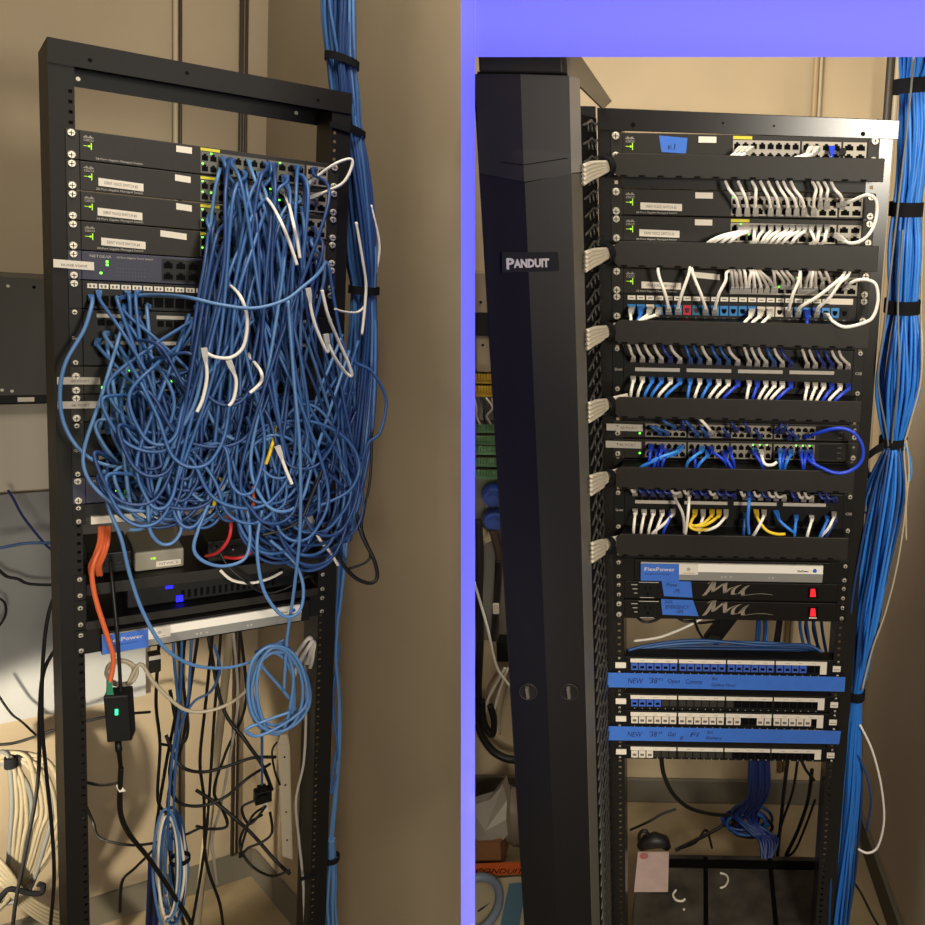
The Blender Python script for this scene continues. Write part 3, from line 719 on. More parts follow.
W([(371, 205, 0.03), (379, 240, 0.03), (378, 262, 0.03), (370, 295, 0.02), (360, 311, 0.0), (345, 312, -0.02), (335, 309, -0.04)], 'thin white cord looping round the right side of the blue trunk', p0=None, r=0.0024)
W([(356, 222, 0.0), (363, 262, 0.0), (366, 290, 0.0), (362, 335, -0.02)], 'white strip of cord running down the front of the blue trunk', p0=None)
# yellow, orange, red and black cords
def Y_(px, m, label, r=RC, name='network_cable'): return cord(L, px, r, m, label, 'cable', None, name, None, None, sub=10, sides=8)
Y_([(212, 474, -0.10), (222, 482, -0.15), (216, 496, -0.16), (214, 505, -0.15)], CY, 'yellow cord end at the bottom middle of the tangle, the left of two')
Y_([(276, 424, -0.14), (272, 446, -0.17), (266, 464, -0.17)], CY, 'yellow cord end at the bottom middle of the tangle, the right of two')
Y_([(227, 512, -0.05), (231, 525, -0.09), (228, 540, -0.09), (218, 552, -0.07), (206, 556, -0.03)], CR, 'red cord arching over the upper modem shelf, the left of two')
Y_([(255, 545, -0.04), (250, 553, -0.06), (238, 558, -0.06), (224, 557, -0.03)], CR, 'red cord arching over the upper modem shelf, the right of two')
Y_([(252, 487, -0.12), (254, 500, -0.14), (252, 508, -0.13)], CO, 'stub of orange cord in the bottom of the tangle')
Y_([(330, 525, -0.05), (338, 555, -0.06), (352, 575, -0.06), (368, 583, -0.06), (377, 578, -0.06), (374, 560, -0.06), (362, 535, -0.05), (357, 515, -0.04)], CK, 'thick black cord looping out right beneath the tangle', 0.004, 'power_cable')
Y_([(372, 430, -0.03), (370, 480, -0.04), (364, 510, -0.05), (362, 530, -0.05), (370, 552, -0.05), (366, 562, -0.05), (345, 570, -0.05)], CK, 'thin black cord edging the right of the tangle', 0.0028, 'power_cable')
Y_([(322, 470, -0.18), (310, 500, -0.19), (300, 520, -0.19), (282, 530, -0.18), (262, 535, -0.17)], CK, 'black cord threaded through the bottom of the tangle', 0.003, 'power_cable')
Y_([(216, 545, -0.02), (228, 566, -0.04), (244, 580, -0.05), (262, 592, -0.05), (282, 590, -0.05), (310, 575, -0.05)], CK, 'black cord sagging over the lower shelf of the tangled rack', 0.0026, 'power_cable')

# blue trunk of cables beside the right post
def trunk(bay, ctr, count, rc, mats, label, group, seed, cat='network cable', aspect=1.0, sub=5, mul=1.0, name='trunk_cable'):
    """ctr: list of (x, y, Y, radius in picture px); strands keep wandering places inside the trunk."""
    g = random.Random(seed); base = [bay.P(*c[:3]) for c in ctr]
    rad = []
    if bay is L: rc *= 1.12
    for c, b in zip(ctr, base):
        rad.append((bay.P(c[0]+c[3], c[1], c[2]) - b).length)
    for i in range(count):
        a = g.uniform(0, 6.283); q = math.sqrt((i+0.5)/count); tw = g.uniform(-0.5, 0.5)
        pts = []
        for j, (b, rr) in enumerate(zip(base, rad)):
            aa = a + tw*math.sin(j*0.7+i) ; f = max(0.0, rr-rc)*q
            pts.append(b + Vector((math.cos(aa)*f, math.sin(aa)*f*aspect, g.uniform(-0.003, 0.003))))
        mb = MB(); mb.tube(spline(pts, sub), rc*mul, 6)
        single(bay, name, mb, g.choice(mats), label, cat, group)
TY = 0.07
trunk(L, [(334, -220, TY, 18), (339, -14, TY, 18), (340, 30, TY, 17), (342, 62, TY, 15), (345, 92, TY, 15), (349, 128, TY, 14), (354, 165, TY-0.01, 16), (359, 215, TY-0.02, 17), (362, 260, TY-0.03, 16), (364, 290, TY-0.03, 13), (364, 330, TY-0.04, 15), (361, 380, TY-0.05, 17), (356, 440, TY-0.06, 17), (349, 495, TY-0.07, 14), (344, 540, TY-0.07, 8)],
      56, 0.0034, [CB, CB3, CB3, CB, CB2], 'blue cable in the thick trunk running down beside the tangled rack', 'blue trunk cables beside the tangled rack', 3)
def tie(bay, c, r, label, h=0.016, tail=None, asp=1.0, tilt=0.0):
    ctr = bay.P(*c); rr = (bay.P(c[0]+r, c[1], c[2]) - ctr).length
    mb = MB(); n = 28; b = 0
    for i in range(n):
        a = 2*math.pi*i/n
        for k, (dr, dz) in enumerate(((0.0, -h/2), (0.002, -h/2), (0.002, h/2), (0.0, h/2))):
            mb.v.append(ctr + Vector((math.cos(a)*(rr+dr), math.sin(a)*(rr+dr)*asp, dz + math.cos(a)*rr*tilt)))
    for i in range(n):
        for k in range(4): mb.face((i*4+k, i*4+(k+1) % 4, ((i+1) % n)*4+(k+1) % 4, ((i+1) % n)*4+k), 0, False)
    if tail: 
        p = [bay.P(*q) for q in tail]; d = Vector((0,0,h*0.4))
        for u, v in zip(p, p[1:]): mb.slab([u-d, v-d, v+d, u+d], (0, 0.0015, 0))
    return single(bay, 'velcro_tie', mb, VEL, label, 'cable tie')
tie(L, (342, 61, TY), 15.5, 'black strap round the blue trunk above the tangled rack', tilt=-0.2, h=0.017)
tie(L, (349, 129, TY), 15, 'black strap round the blue trunk at the top of the right post', tilt=-0.3, h=0.013, tail=[(362, 134, 0.04), (350, 130, -0.006), (330, 124, -0.006)])
tie(L, (364, 290, TY-0.03), 14, 'black strap round the blue trunk halfway down the tangle', h=0.018)
# strands that carry on down past the post
for i, px in enumerate(([(344, 540, -0.01), (343, 580, 0.0), (338, 620, 0.01), (336, 660, 0.02), (339, 700, 0.03), (338, 760, 0.03), (333, 810, 0.03), (329, 850, 0.03)],
    [(340, 545, -0.01), (338, 590, 0.0), (335, 630, 0.02), (339, 650, 0.03), (333, 690, 0.03), (334, 720, 0.03), (338, 752, 0.03), (336, 780, 0.03), (330, 792, 0.03), (338, 740, 0.04)],
    [(347, 540, -0.01), (341, 600, 0.0), (336, 645, 0.03), (339, 690, 0.03), (340, 740, 0.03), (336, 800, 0.03), (331, 850, 0.03)],
    [(341, 520, -0.01), (340, 570, 0.0), (337, 610, 0.02), (334, 640, 0.03)])):
    cord(L, px, 0.0034, [CB2, CB, CB2, CB][i], ['blue strand hanging straight down beside the right post to the strapped bundle', 'blue strand kinked back on itself beside the right post', 'blue strand bowed slightly right beside the right post', 'short blue strand ending beside the right post below the tangle'][i], 'network cable', None, 'trunk_cable', sub=8, sides=7)
trunk(L, [(330, 838, 0.03, 5), (331, 858, 0.03, 5), (330, 880, 0.03, 7), (328, 905, 0.03, 8), (329, 935, 0.03, 9), (331, 980, 0.03, 9)], 14, 0.0034, [CB2, CB, CB2], 'pale blue cable in the strapped bundle at the foot of the right post', 'strapped blue bundle at the rack foot', 11)
tie(L, (331, 858, 0.03), 7, 'black strap round the small blue bundle at the foot of the right post', h=0.014, tail=[(325, 868, 0.01), (310, 876, -0.006), (300, 880, -0.006)])
# ------------------------------------------------------------------ LEFT BAY: below the shelves
def deeper(px):      # what lies well behind the rack sits close to the back wall
    return [(x, y, Y if Y < 0.2 else 0.2 + (Y-0.2)*2.15) for x, y, Y in px]
def run(px, m, label, r=0.003, name='network_cable', cat='cable', group=None, sub=9, sides=8, bay=L):
    if max(p[2] for p in px) > 0.25: r *= 1.15
    px = deeper(px)
    return cord(bay, px, r, m, label, cat, group, name, sub=sub, sides=sides)
# orange cords feeding the power brick
run([(103, 527, -0.02), (101, 545, -0.05), (95, 560, -0.06), (92, 575, -0.06), (96, 600, -0.06), (106, 632, -0.06), (113, 655, -0.055), (112, 672, -0.05), (109, 684, -0.05)], CO, 'orange cord running down to the green plug of the hanging power brick', 0.0042)
for i, (a, b) in enumerate(((99, 90), (106, 97), (108, 100))):
    run([(a+1, 527, -0.02), (a, 542, -0.045-0.004*i), ((a+b)/2, 556, -0.05), (b, 566, -0.04), (b+1, 575, -0.02)], CO, ['leftmost', 'middle', 'rightmost'][i] + ' of three short orange cords under the white-edged strip panel', 0.0034)
t = thing(L, 'power_brick', L.P(119, 742, -0.05), 'black power brick with a green lamp hanging under the silver power strip', 'power brick')
Yb = -0.062
q = [L.P(107, 743, Yb), L.P(132, 741, Yb), L.P(129, 695, Yb), L.P(103, 697, Yb)]
mb = MB(); mb.slab(q, (0.012, 0.04, 0)); bev(part('case', mb, BLK2, t), 0.003, 3)
mb = MB(); mb.slab([L.P(107, 703, Yb-0.0005), L.P(127, 702, Yb-0.0005), L.P(126.8, 699, Yb-0.0005), L.P(107, 700, Yb-0.0005)], (0, -0.0006, 0)); part('ridge', mb, BLK, t)
mb = MB(); mb.slab([L.P(115, 715, Yb-0.0005), L.P(118, 714.7, Yb-0.0005), L.P(118, 709, Yb-0.0005), L.P(115, 709.3, Yb-0.0005)], (0, -0.001, 0)); part('indicator_lamp', mb, mat('teal_green_lamp', (40, 240, 150), 0.5, emit=2.5), t)
mb = MB(); a, b = L.P(110, 697, -0.05), L.P(109, 680, -0.05); mb.frustum(a, b, (0, 1, 0), 0.013, 0.012, 0.008, 0.008); part('inlet_plug', mb, mat('green_plug', (20, 120, 84), 0.5), t, 'green plug')
mb = MB(); a, b = L.P(118, 742, -0.05), L.P(121, 770, -0.05); mb.tube([a, a.lerp(b, 0.3), a.lerp(b, 0.35), b], [0.006, 0.0065, 0.0045, 0.004], 10); part('strain_relief', mb, BLK2, t)
run([(121, 768, -0.05), (120, 790, -0.03), (121, 815, 0.0), (130, 835, 0.05), (150, 860, 0.12), (172, 893, 0.18), (192, 926, 0.22), (200, 960, 0.25)], BLK, 'thick black power cable running from the brick down to the floor', 0.0045, 'power_cable')
mb = MB(); mb.slab([L.P(118, 782, -0.035), L.P(126, 791, -0.035), L.P(119, 792, -0.035), L.P(116, 786, -0.035)], (0, -0.001, 0)); single(L, 'cable_tag', mb, PAPER, 'white paper tag on the cable below the power brick', 'tag')
run([(110, 560, 0.0), (113, 590, -0.03), (117, 630, -0.045), (119, 660, -0.045), (121, 696, -0.04)], CK, 'thin black cord dropping behind the orange one to the power brick', 0.003, 'power_cable')
# white coil and its tail
def coil(bay, cx, cy, rx, ry, Y, turns, m, label, r=0.003, seed=1, dY=0.012, cat='cable coil', name='network_cable', tail=None, head=None, wob=0.12, st=0.4):
    g = random.Random(seed); pts = list(head or []); k = int(turns*9)
    n_t = int(turns)+2; wx = [1+g.uniform(-2.2*wob, wob) for _ in range(n_t)]; wy = [1+g.uniform(-wob, wob) for _ in range(n_t)]; ox = [g.uniform(-wob, wob)*rx*0.8 for _ in range(n_t)]
    for i in range(k):
        a = st + i/9*2*math.pi; u = i/9; q = int(u); v = u-q
        ax = wx[q]*(1-v)+wx[q+1]*v; ay = wy[q]*(1-v)+wy[q+1]*v; ao = ox[q]*(1-v)+ox[q+1]*v
        pts.append((cx+ao+rx*ax*math.cos(a)+g.uniform(-1,1), cy+ry*ay*math.sin(a), Y-dY*i/9*0.5+g.uniform(-0.002, 0.002)))
    pts += list(tail or [])
    return cord(bay, deeper(pts) if bay is L else pts, r, m, label, cat, None, name, sub=6, sides=8)
coil(L, 121, 673, 18, 12, 0.02, 2.3, CBE, 'pale cream cord coiled by the power brick with its tail sagging right', 0.0034, 4, tail=[(140, 664, 0.0), (152, 680, 0.0), (168, 697, 0.0), (186, 710, 0.0), (208, 711, 0.0), (232, 702, -0.01), (250, 686, -0.03), (262, 664, -0.05)])
# hanging blue coil
coil(L, 275, 690, 29, 42, -0.12, 6.2, CB2, 'pale blue cable coil hanging from the tangle below the silver strip', 0.0031, 9, dY=0.012, wob=0.2, head=[(284, 640, -0.12), (270, 648, -0.12), (258, 660, -0.12)], tail=[(262, 735, -0.15), (246, 730, -0.15), (262, 722, -0.15), (290, 712, -0.16)])
run([(256, 652, -0.1), (268, 646, -0.12), (284, 645, -0.13), (296, 660, -0.13), (303, 690, -0.13), (303, 712, -0.13), (290, 728, -0.13)], CB, 'blue cord wrapped round the outside of the hanging blue coil', 0.0031)
# items on and near the wall
PALE = mat('pale_duct', (186, 170, 140), 0.6)
run([(232, 618, 0.45), (224, 690, 0.45), (216, 760, 0.45), (205, 850, 0.45), (196, 930, 0.42)], PALE, 'pale tube slanting down behind the tangled rack to the floor', 0.009, 'conduit', 'pipe')
t = thing(L, 'power_strip', L.P(287, 858, 0.12), 'beige vertical power strip hanging inside the right post', 'power strip')
mb = MB(); mb.slab([L.P(282, 857, 0.12), L.P(293, 861, 0.12), L.P(290, 745, 0.12), L.P(277, 745, 0.12)], (0.01, 0.03, 0)); bev(part('case', mb, CBE, t), 0.004, 3)
mb = MB(); mb.slab([L.P(277, 746, 0.12), L.P(290, 746, 0.12), L.P(288, 735, 0.12), L.P(280, 735, 0.12)], (0.01, 0.03, 0)); bev(part('end_cap', mb, CBE, t), 0.004, 3)
mb = MB()
for y in (757, 785, 812, 840): mb.cyl(L.P(284.5+(y-757)*0.03, y, 0.1195), (0,-1,0), 0.0025, 0.001, 8)
part('screw_hole', mb, BLK2, t)
run([(277, 742, 0.1), (272, 752, 0.09), (275, 772, 0.09), (280, 785, 0.1)], CK, 'short dark cord over the top of the beige power strip', 0.0022, 'power_cable')
mb = MB(); a = L.P(264, 798, 0.25); mb.box(a.x-0.02, a.x+0.02, a.y, a.y+0.03, a.z-0.018, a.z+0.018); t = thing(L, 'plug_adapter', (a.x, a.y, a.z-0.03), 'black plug adapter with a white prong piece among the black cords', 'plug'); bev(part('case', mb, BLK2, t), 0.003)
mb = MB(); mb.cyl((a.x-0.004, a.y-0.001, a.z+0.002), (0,-1,0), 0.013, 0.012, 14, 0, 0.010); mb.box(a.x-0.012, a.x+0.008, a.y+0.004, a.y+0.024, a.z+0.018, a.z+0.027); part('moulded_face', mb, BLK, t)
mb = MB(); mb.box(a.x+0.000, a.x+0.011, a.y+0.008, a.y+0.018, a.z-0.045, a.z-0.018); part('prong', mb, PAPER, t)
run([(304, 640, 0.06), (306, 700, 0.06), (304, 760, 0.05), (296, 800, 0.05), (299, 840, 0.05), (303, 880, 0.05), (305, 930, 0.05)], CG, 'grey cord snaking down the inside of the right post', 0.003)
for i, (a, b) in enumerate((((296, 655), (309, 638)), ((300, 662), (312, 642)))):
    run([(a[0]-6, a[1]+14, 0.03), (*a, 0.0), (*b, 0.0), (b[0]+3, b[1]+8, 0.02), (b[0]-2, b[1]+26, 0.03)], CW, ['upper', 'lower'][i] + ' of two white cord ends bent beside the right post under the strip', 0.0042)
# black and grey power cords in the jumble behind
blk = [
 ([(186, 625, .2), (178, 700, .22), (165, 770, .25), (155, 840, .28), (150, 930, .3)], 'black cord hanging leftmost behind the power strip, down to the floor'),
 ([(200, 623, .2), (190, 690, .22), (183, 740, .25), (168, 800, .28), (172, 870, .3), (185, 930, .3)], 'black cord hanging second from left behind the power strip'),
 ([(214, 621, .22), (206, 700, .25), (200, 760, .28), (204, 800, .3), (206, 860, .32), (220, 905, .33), (224, 940, .33)], 'black cord falling past the pale tube to the floor'),
 ([(222, 620, .3), (214, 720, .3), (209, 800, .3), (203, 860, .3), (191, 930, .3)], 'black cord lying along the pale tube'),
 ([(170, 690, .25), (176, 730, .22), (170, 770, .2), (176, 800, .2), (200, 806, .2), (225, 797, .2), (248, 778, .2), (270, 764, .22)], 'black cord sagging in a wide curve to the beige power strip, the lower one'),
 ([(166, 735, .22), (180, 765, .2), (202, 772, .2), (228, 766, .2), (252, 758, .2), (276, 757, .2)], 'black cord sagging in a wide curve to the beige power strip, the upper one'),
 ([(206, 622, .3), (222, 705, .28), (245, 740, .26), (262, 765, .24), (272, 790, .24)], 'black cord slanting right down towards the plug adapter'),
 ([(196, 790, .3), (220, 806, .28), (250, 832, .26), (275, 860, .24), (290, 874, .22)], 'black cord slanting from the jumble to the foot of the right post'),
 ([(262, 815, .24), (246, 826, .22), (240, 846, .22), (252, 866, .2), (272, 876, .2), (290, 870, .2)], 'black cord looping low beside the beige power strip'),
 ([(270, 812, .24), (272, 832, .22), (262, 842, .22), (248, 848, .22), (240, 856, .22), (250, 820, .22), (262, 808, .24)], 'black cord looped under the plug adapter'),
 ([(256, 800, .22), (242, 808, .22), (250, 824, .22), (266, 806, .22)], 'small black cord loop left of the plug adapter'),
 ([(85, 782, .3), (100, 785, .28), (116, 783, .22), (121, 780, .1)], 'dark thin cord crossing level to the white paper tag'),
 ([(86, 806, .4), (93, 822, .4), (100, 838, .38), (130, 845, .35), (160, 842, .34), (182, 836, .34), (200, 828, .34)], 'dark thin cord bent along the lit wall below the brick'),
 ([(170, 828, .3), (158, 845, .3), (135, 868, .32), (122, 882, .34), (120, 912, .34)], 'dark cord curving from the jumble to the baseboard'),
 ([(176, 626, .15), (184, 690, .18), (188, 730, .2), (180, 745, .22), (160, 744, .24)], 'dark cord looping behind the cream tail'),
 ([(160, 629, .3), (156, 700, .3), (160, 745, .32), (158, 800, .32), (170, 815, .32)], 'dark cord hanging straight behind the hanging power brick'),
 ([(238, 617, .3), (246, 700, .3), (226, 752, .3), (214, 790, .3), (222, 808, .3), (227, 826, .3), (210, 829, .3), (196, 826, .3)], 'thin dark cord zigzagging behind the hanging blue coil'),
]
for px, lab in blk: run(px, CK, lab, 0.0036 if 'sagging' in lab or 'slant' in lab else 0.003, 'power_cable', 'power cable')
run([(232, 618, .25), (238, 690, .28), (236, 720, .28), (222, 800, .3), (212, 838, .32), (214, 860, .32), (217, 885, .33)], CG, 'grey-white cord hanging to the floor past the pale tube', 0.0028)
bl = [([(172, 627, .12), (176, 680, .14), (182, 712, .14), (196, 700, .14), (212, 690, .14), (220, 668, .13), (214, 645, .12)], 'blue cord drooping in a wide loop under the middle of the silver strip'),
 ([(182, 626, .15), (180, 700, .16), (172, 760, .18), (168, 820, .2), (170, 850, .22)], 'blue cord hanging straight below the silver strip, the left of two'),
 ([(192, 624, .15), (188, 700, .16), (178, 740, .18), (174, 800, .2), (176, 850, .22)], 'blue cord hanging straight below the silver strip, the right of two'),
 ([(262, 730, .1), (262, 760, .15), (262, 785, .2)], 'blue cord end dropping to the black plug adapter')]
for px, lab in bl: run(px, CB, lab, 0.0028)
for i in range(9):
    mm = [CB2, CW, CB, CW, CB3, CB2, CW, CB2, CB][i]; cx = 172+(i-4)*1.5; rx = 13-(i % 3)*2
    coil(L, cx, 868, rx, 58-(i % 4)*4, 0.2+0.008*i, 1.15, mm, {0:'pale blue',1:'white',2:'blue',3:'white',4:'deep blue',5:'pale blue',6:'white',7:'pale blue',8:'blue'}[i] + ' loop of cable, ' + NUM[i] + ' from front in the tall coil behind the left post', 0.003, 20+i, st=1.6+0.2*i)
mb, _ = MB(), 0
tie(L, (180, 859, 0.26), 9, 'black strap round the tall blue and white coil', h=0.012)
for i in range(7):
    run([(150+i*1.4, 862+(i % 3)*4, .34), (149+i*1.2, 895, .33), (147+i*1.6, 935, .32)], [DB, CB3, CK][i % 3], [ 'navy','deep blue','black'][i % 3] + ' cable in the dark bundle by the baseboard, ' + NUM[i] + ' from its left', 0.004)
# beige cables hanging on the lit wall at the far left
for i in range(12):
    g = random.Random(50+i); a = 2+i*1.1; e = 10+i*3.9; y0 = 752+(i % 5)*3
    px = [(-12, y0+4, .5), (a+2, y0, .48), (a+e*0.75, y0+8+g.uniform(0, 10), .47), (a+e, y0+42+g.uniform(0, 16), .47), (a+e*0.82, y0+78+g.uniform(-5, 12), .47), (a+e*0.3, y0+118+g.uniform(0, 20), .48), (-20, y0+140+g.uniform(0, 25), .5)]
    run(px, SHADEB if i % 4 else GREYJ, ('beige' if i % 4 else 'grey') + ' cable in the big loop on the lit wall, ' + NUM[i] + ' from the inside', 0.0048, 'wall_cable')
for i in range(5):
    run([(-10, 850+i*6, .46), (8, 870+i*5, .45), (25, 893+i*4, .45), (48, 908+i*4, .46), (70, 915+i*4, .48)], SHADEB, 'beige cable trailing low on the left wall, ' + NUM[i] + ' from the top', 0.0042, 'wall_cable')
tie(L, (11, 762, .78), 6, 'black strap round the beige cables at the far left', h=0.03)
run([(-4, 905, .42), (4, 893, .41), (12, 889, .41), (30, 893, .41), (41, 893, .41), (43, 886, .41), (38, 884, .41)], VEL, 'black hook-ended strap over the beige cables low at the far left', 0.0055, 'strap', 'cable tie')
for px, lab, m in (([(62, 580, .25), (49, 612, .25), (43, 660, .25), (42, 720, .25), (46, 770, .25), (52, 830, .25), (54, 880, .25), (50, 930, .25)], 'long black cable hanging just left of the left post', CK),
    ([(62, 640, .35), (45, 668, .35), (40, 705, .35), (38, 780, .35), (26, 850, .35), (16, 900, .35), (12, 935, .35)], 'black cable slanting over the beige loop', CK),
    ([(0, 548, .5), (15, 545, .5), (30, 543, .5), (60, 543, .5)], 'blue cable crossing level over the pale grey board', CB),
    ([(8, 490, .5), (14, 500, .5), (24, 518, .5), (46, 545, .5), (60, 556, .5)], 'dark navy cable slanting from the cream box to the rack post', DB),
    ([(-5, 566, .55), (6, 576, .55), (18, 579, .55), (30, 584, .55), (60, 585, .55)], 'thin black wire running level over the pale grey board', CK),
    ([(-5, 596, .55), (4, 602, .55), (6, 612, .55), (2, 622, .55), (-6, 632, .55)], 'thin black wire bowed at the far left edge of the board', CK),
    ([(-5, 690, .55), (10, 712, .55), (22, 722, .55), (36, 735, .55)], 'thin black wire dropping off the lower edge of the board', CK),
    ([(-5, 745, .5), (14, 743, .5), (34, 737, .5), (60, 728, .5), (110, 716, .5), (150, 712, .52)], 'thin black wire slanting along below the pale grey board', CK)):
    run(px, m, lab, 0.0034 if 'long' in lab or 'over' in lab else 0.0024)
t = thing(L, 'small_box', L.P(155, 676, .3), 'small grey box with a pale top behind the cream coil', 'box')
a, b = L.P(149, 674, .3), L.P(161, 654, .3); mb = MB(); mb.box(a.x, b.x, .3, .33, a.z, b.z); bev(part('case', mb, GREYB, t), 0.002)
mb = MB(); mb.box(a.x, b.x, .299, .3, b.z-0.012, b.z-0.002); part('label_sticker', mb, PAPER, t)
# ------------------------------------------------------------------ RIGHT BAY: the tidy rack
ZR = 0.00731
t = thing(R, 'equipment_rack', (0, 0.03, FLOOR), 'black open-frame rack with neatly dressed cords, beside the tall cable duct', 'equipment rack')
for s in (-1, 1):
    part('post', post_mb(R, s, 0.2650, 0.222, FLOOR+0.012, 0.012, UR, 0, 0.065, 0.06, 0.2325), GLOSSB, t)
mb = MB()
mb.hexa([(-0.265,-0.004,0.0095),(0.274,-0.004,0.004),(0.274,0,0.004),(-0.265,0,0.0095),(-0.265,-0.004,0.048),(0.274,-0.004,0.037),(0.274,0,0.037),(-0.265,0,0.048)])
mb.box(-0.265, 0.265, 0, 0.075, 0.034, 0.037)
bev(part('top_beam', mb, GLOSSB, t), 0.001)
for x, y in ((633, 125), (723, 123), (774, 126), (863, 134)):
    p = R.P(x, y, -0.004); mb = MB(); mb.cyl(p, (0,-1,0), 0.0042 if x in (633, 863) else 0.002, 0.0006, 10); part('bolt_hole', mb, VOID, t)
for s in (-1, 1):
    mb = MB(); mb.box(s*0.243-0.05, s*0.243+0.05, -0.08, 0.14, FLOOR+0.001, FLOOR+0.012); part('foot_plate', mb, BLK, t)

# --- tall vertical cable duct with its cover
zd0 = FLOOR+0.03
def ex(x0, x1, z): # edges lean a touch towards the rack lower down
    k = -(z-0.0)/1.516; return x0 + 0.019*k, x1 + 0.011*k
COV = mat('duct_cover_black', (15, 13, 12), 0.5, spec=0.3, noise=0.06, nscale=120)
COV2 = mat('duct_cap_black', (30, 27, 24), 0.5, spec=0.3)
EDGE = mat('duct_edge_grey', (92, 88, 80), 0.42, 0.1)
t = thing(R, 'cable_duct', (-0.335, -0.1, FLOOR), 'tall black vertical cable duct with a grooved cover and two latch knobs', 'cable duct')
yb, yr = -0.250, -0.262        # edges and centre ridge of the cover
z1 = R.Z(178, 525, yb)
zc = R.Z(186, 525, yb)
def cover(z0, zl, zr, zm, name, m, dy=0.0, z1c=None):
    a0, b0 = ex(-0.420, -0.279, z0); c0 = (a0+b0)/2
    a1, b1 = ex(-0.420, -0.279, zl); c1 = (a1+b1)/2
    mb = MB(); y = yb-dy; r = yr-dy
    v = [(a0,y,z0),(c0,r,z0),(b0,y,z0),(b0,y+0.012,z0),(a0,y+0.012,z0),(a1,y,zl),(c1,r,zm),(b1,y,zr),(b1,y+0.012,zr),(a1,y+0.012,zl)]
    mb.v = [Vector(p) for p in v]
    for f in ((0,1,6,5),(1,2,7,6),(2,3,8,7),(3,4,9,8),(4,0,5,9),(4,3,2,1,0),(5,6,7,8,9)): mb.face(f)
    return part(name, mb, m, t)
zA, zB = R.Z(150, 478, yb), R.Z(173, 568, yb); zM = R.Z(183, 527, yr)
zcap = R.Z(75, 527, yb)
cover(zd0, zA-0.030, zB-0.0, zM, 'cover', COV)
# cap band: V-shaped lower edge
a1, b1 = ex(-0.420, -0.279, zA); y = yb-0.003; r = yr-0.003; c1 = (a1+b1)/2
mb = MB(); zl, zr_ = R.Z(173, 479, y), R.Z(174, 568, y); zm = R.Z(182, 527, r); zt2 = R.Z(75, 527, y)
mb.v = [Vector(p) for p in ((a1,y,zl),(c1,r,zm),(b1,y,zr_),(b1,y+0.012,zr_),(a1,y+0.012,zl),(a1,y,zt2),(c1,r,zt2),(b1,y,zt2),(b1,y+0.012,zt2),(a1,y+0.012,zt2))]
for f in ((0,1,6,5),(1,2,7,6),(2,3,8,7),(3,4,9,8),(4,0,5,9),(4,3,2,1,0),(5,6,7,8,9)): mb.face(f)
cap = part('cover_cap', mb, COV2, t)
mb = MB(); zz = [R.Z(160, 487, y), R.Z(165, 527, r), R.Z(158, 566, y)]
for p, q in (((a1+0.008, y, zz[0]), (c1, r, zz[1])), ((c1, r, zz[1]), (b1-0.004, y, zz[2]))):
    mb.slab([(p[0],p[1]-0.0004,p[2]-0.0007), (q[0],q[1]-0.0004,q[2]-0.0007), (q[0],q[1]-0.0004,q[2]+0.0007), (p[0],p[1]-0.0004,p[2]+0.0007)], (0,-0.0004,0))
part('groove', mb, VOID, cap)
mb = MB(); mb.box(-0.418, -0.282, yb+0.004, yb+0.03, zt2-0.004, zt2+0.004); part('cap_gap', mb, VOID, t)
mb = MB(); mb.box(-0.414, -0.288, yb-0.002, yb+0.05, zt2+0.003, zt2+0.09); bev(part('top_block', mb, COV2, t), 0.003)
# side strips facing the rack
for za, zb_, m in ((zB-0.001, zd0, EDGE), (zt2, zB+0.0005, mat('duct_cap_edge', (128, 124, 118), 0.45))):
    p, q = ex(0, -0.2783, za)[1], ex(0, -0.2783, zb_)[1]
    mb = MB(); mb.hexa([(q,yb+0.001,zb_),(q+0.010,yb+0.045,zb_),(q+0.007,yb+0.045,zb_),(q-0.002,yb+0.001,zb_),(p,yb+0.001,za),(p+0.010,yb+0.045,za),(p+0.007,yb+0.045,za),(p-0.002,yb+0.001,za)]); part('edge_strip', mb, m, t)
# left side and back channel
mb = MB(); p, q = ex(-0.4205, 0, 0.1)[0], ex(-0.4205, 0, zd0)[0]
mb.hexa([(q-0.003,yb+0.006,zd0),(q,yb+0.006,zd0),(q,0.0,zd0),(q-0.003,0.0,zd0),(p-0.003,yb+0.006,0.08),(p,yb+0.006,0.08),(p,0.0,0.08),(p-0.003,0.0,0.08)]); part('side_wall', mb, COV2, t)
mb = MB(); mb.box(-0.420, -0.268, -0.004, 0.0, FLOOR+0.003, 0.05); part('back_plate', mb, BLK2, t)
mb = MB(); mb.box(-0.41, -0.27, -0.24, -0.002, FLOOR+0.002, FLOOR+0.028); part('base', mb, BLK2, t)
# sloping top side rail
A0, A1 = R.P(570, 76, -0.245), R.P(603.5, 109, -0.004); B0, B1 = R.P(577, 50, -0.245), R.P(612, 108, 0.06)
mb = MB(); mb.slab([A0, A1, B1 + Vector((0,0,0.012)), R.P(570, 40, -0.245)], (-0.004, 0, 0)); part('top_rail', mb, mat('rail_grey', (112, 104, 90), 0.45), t)
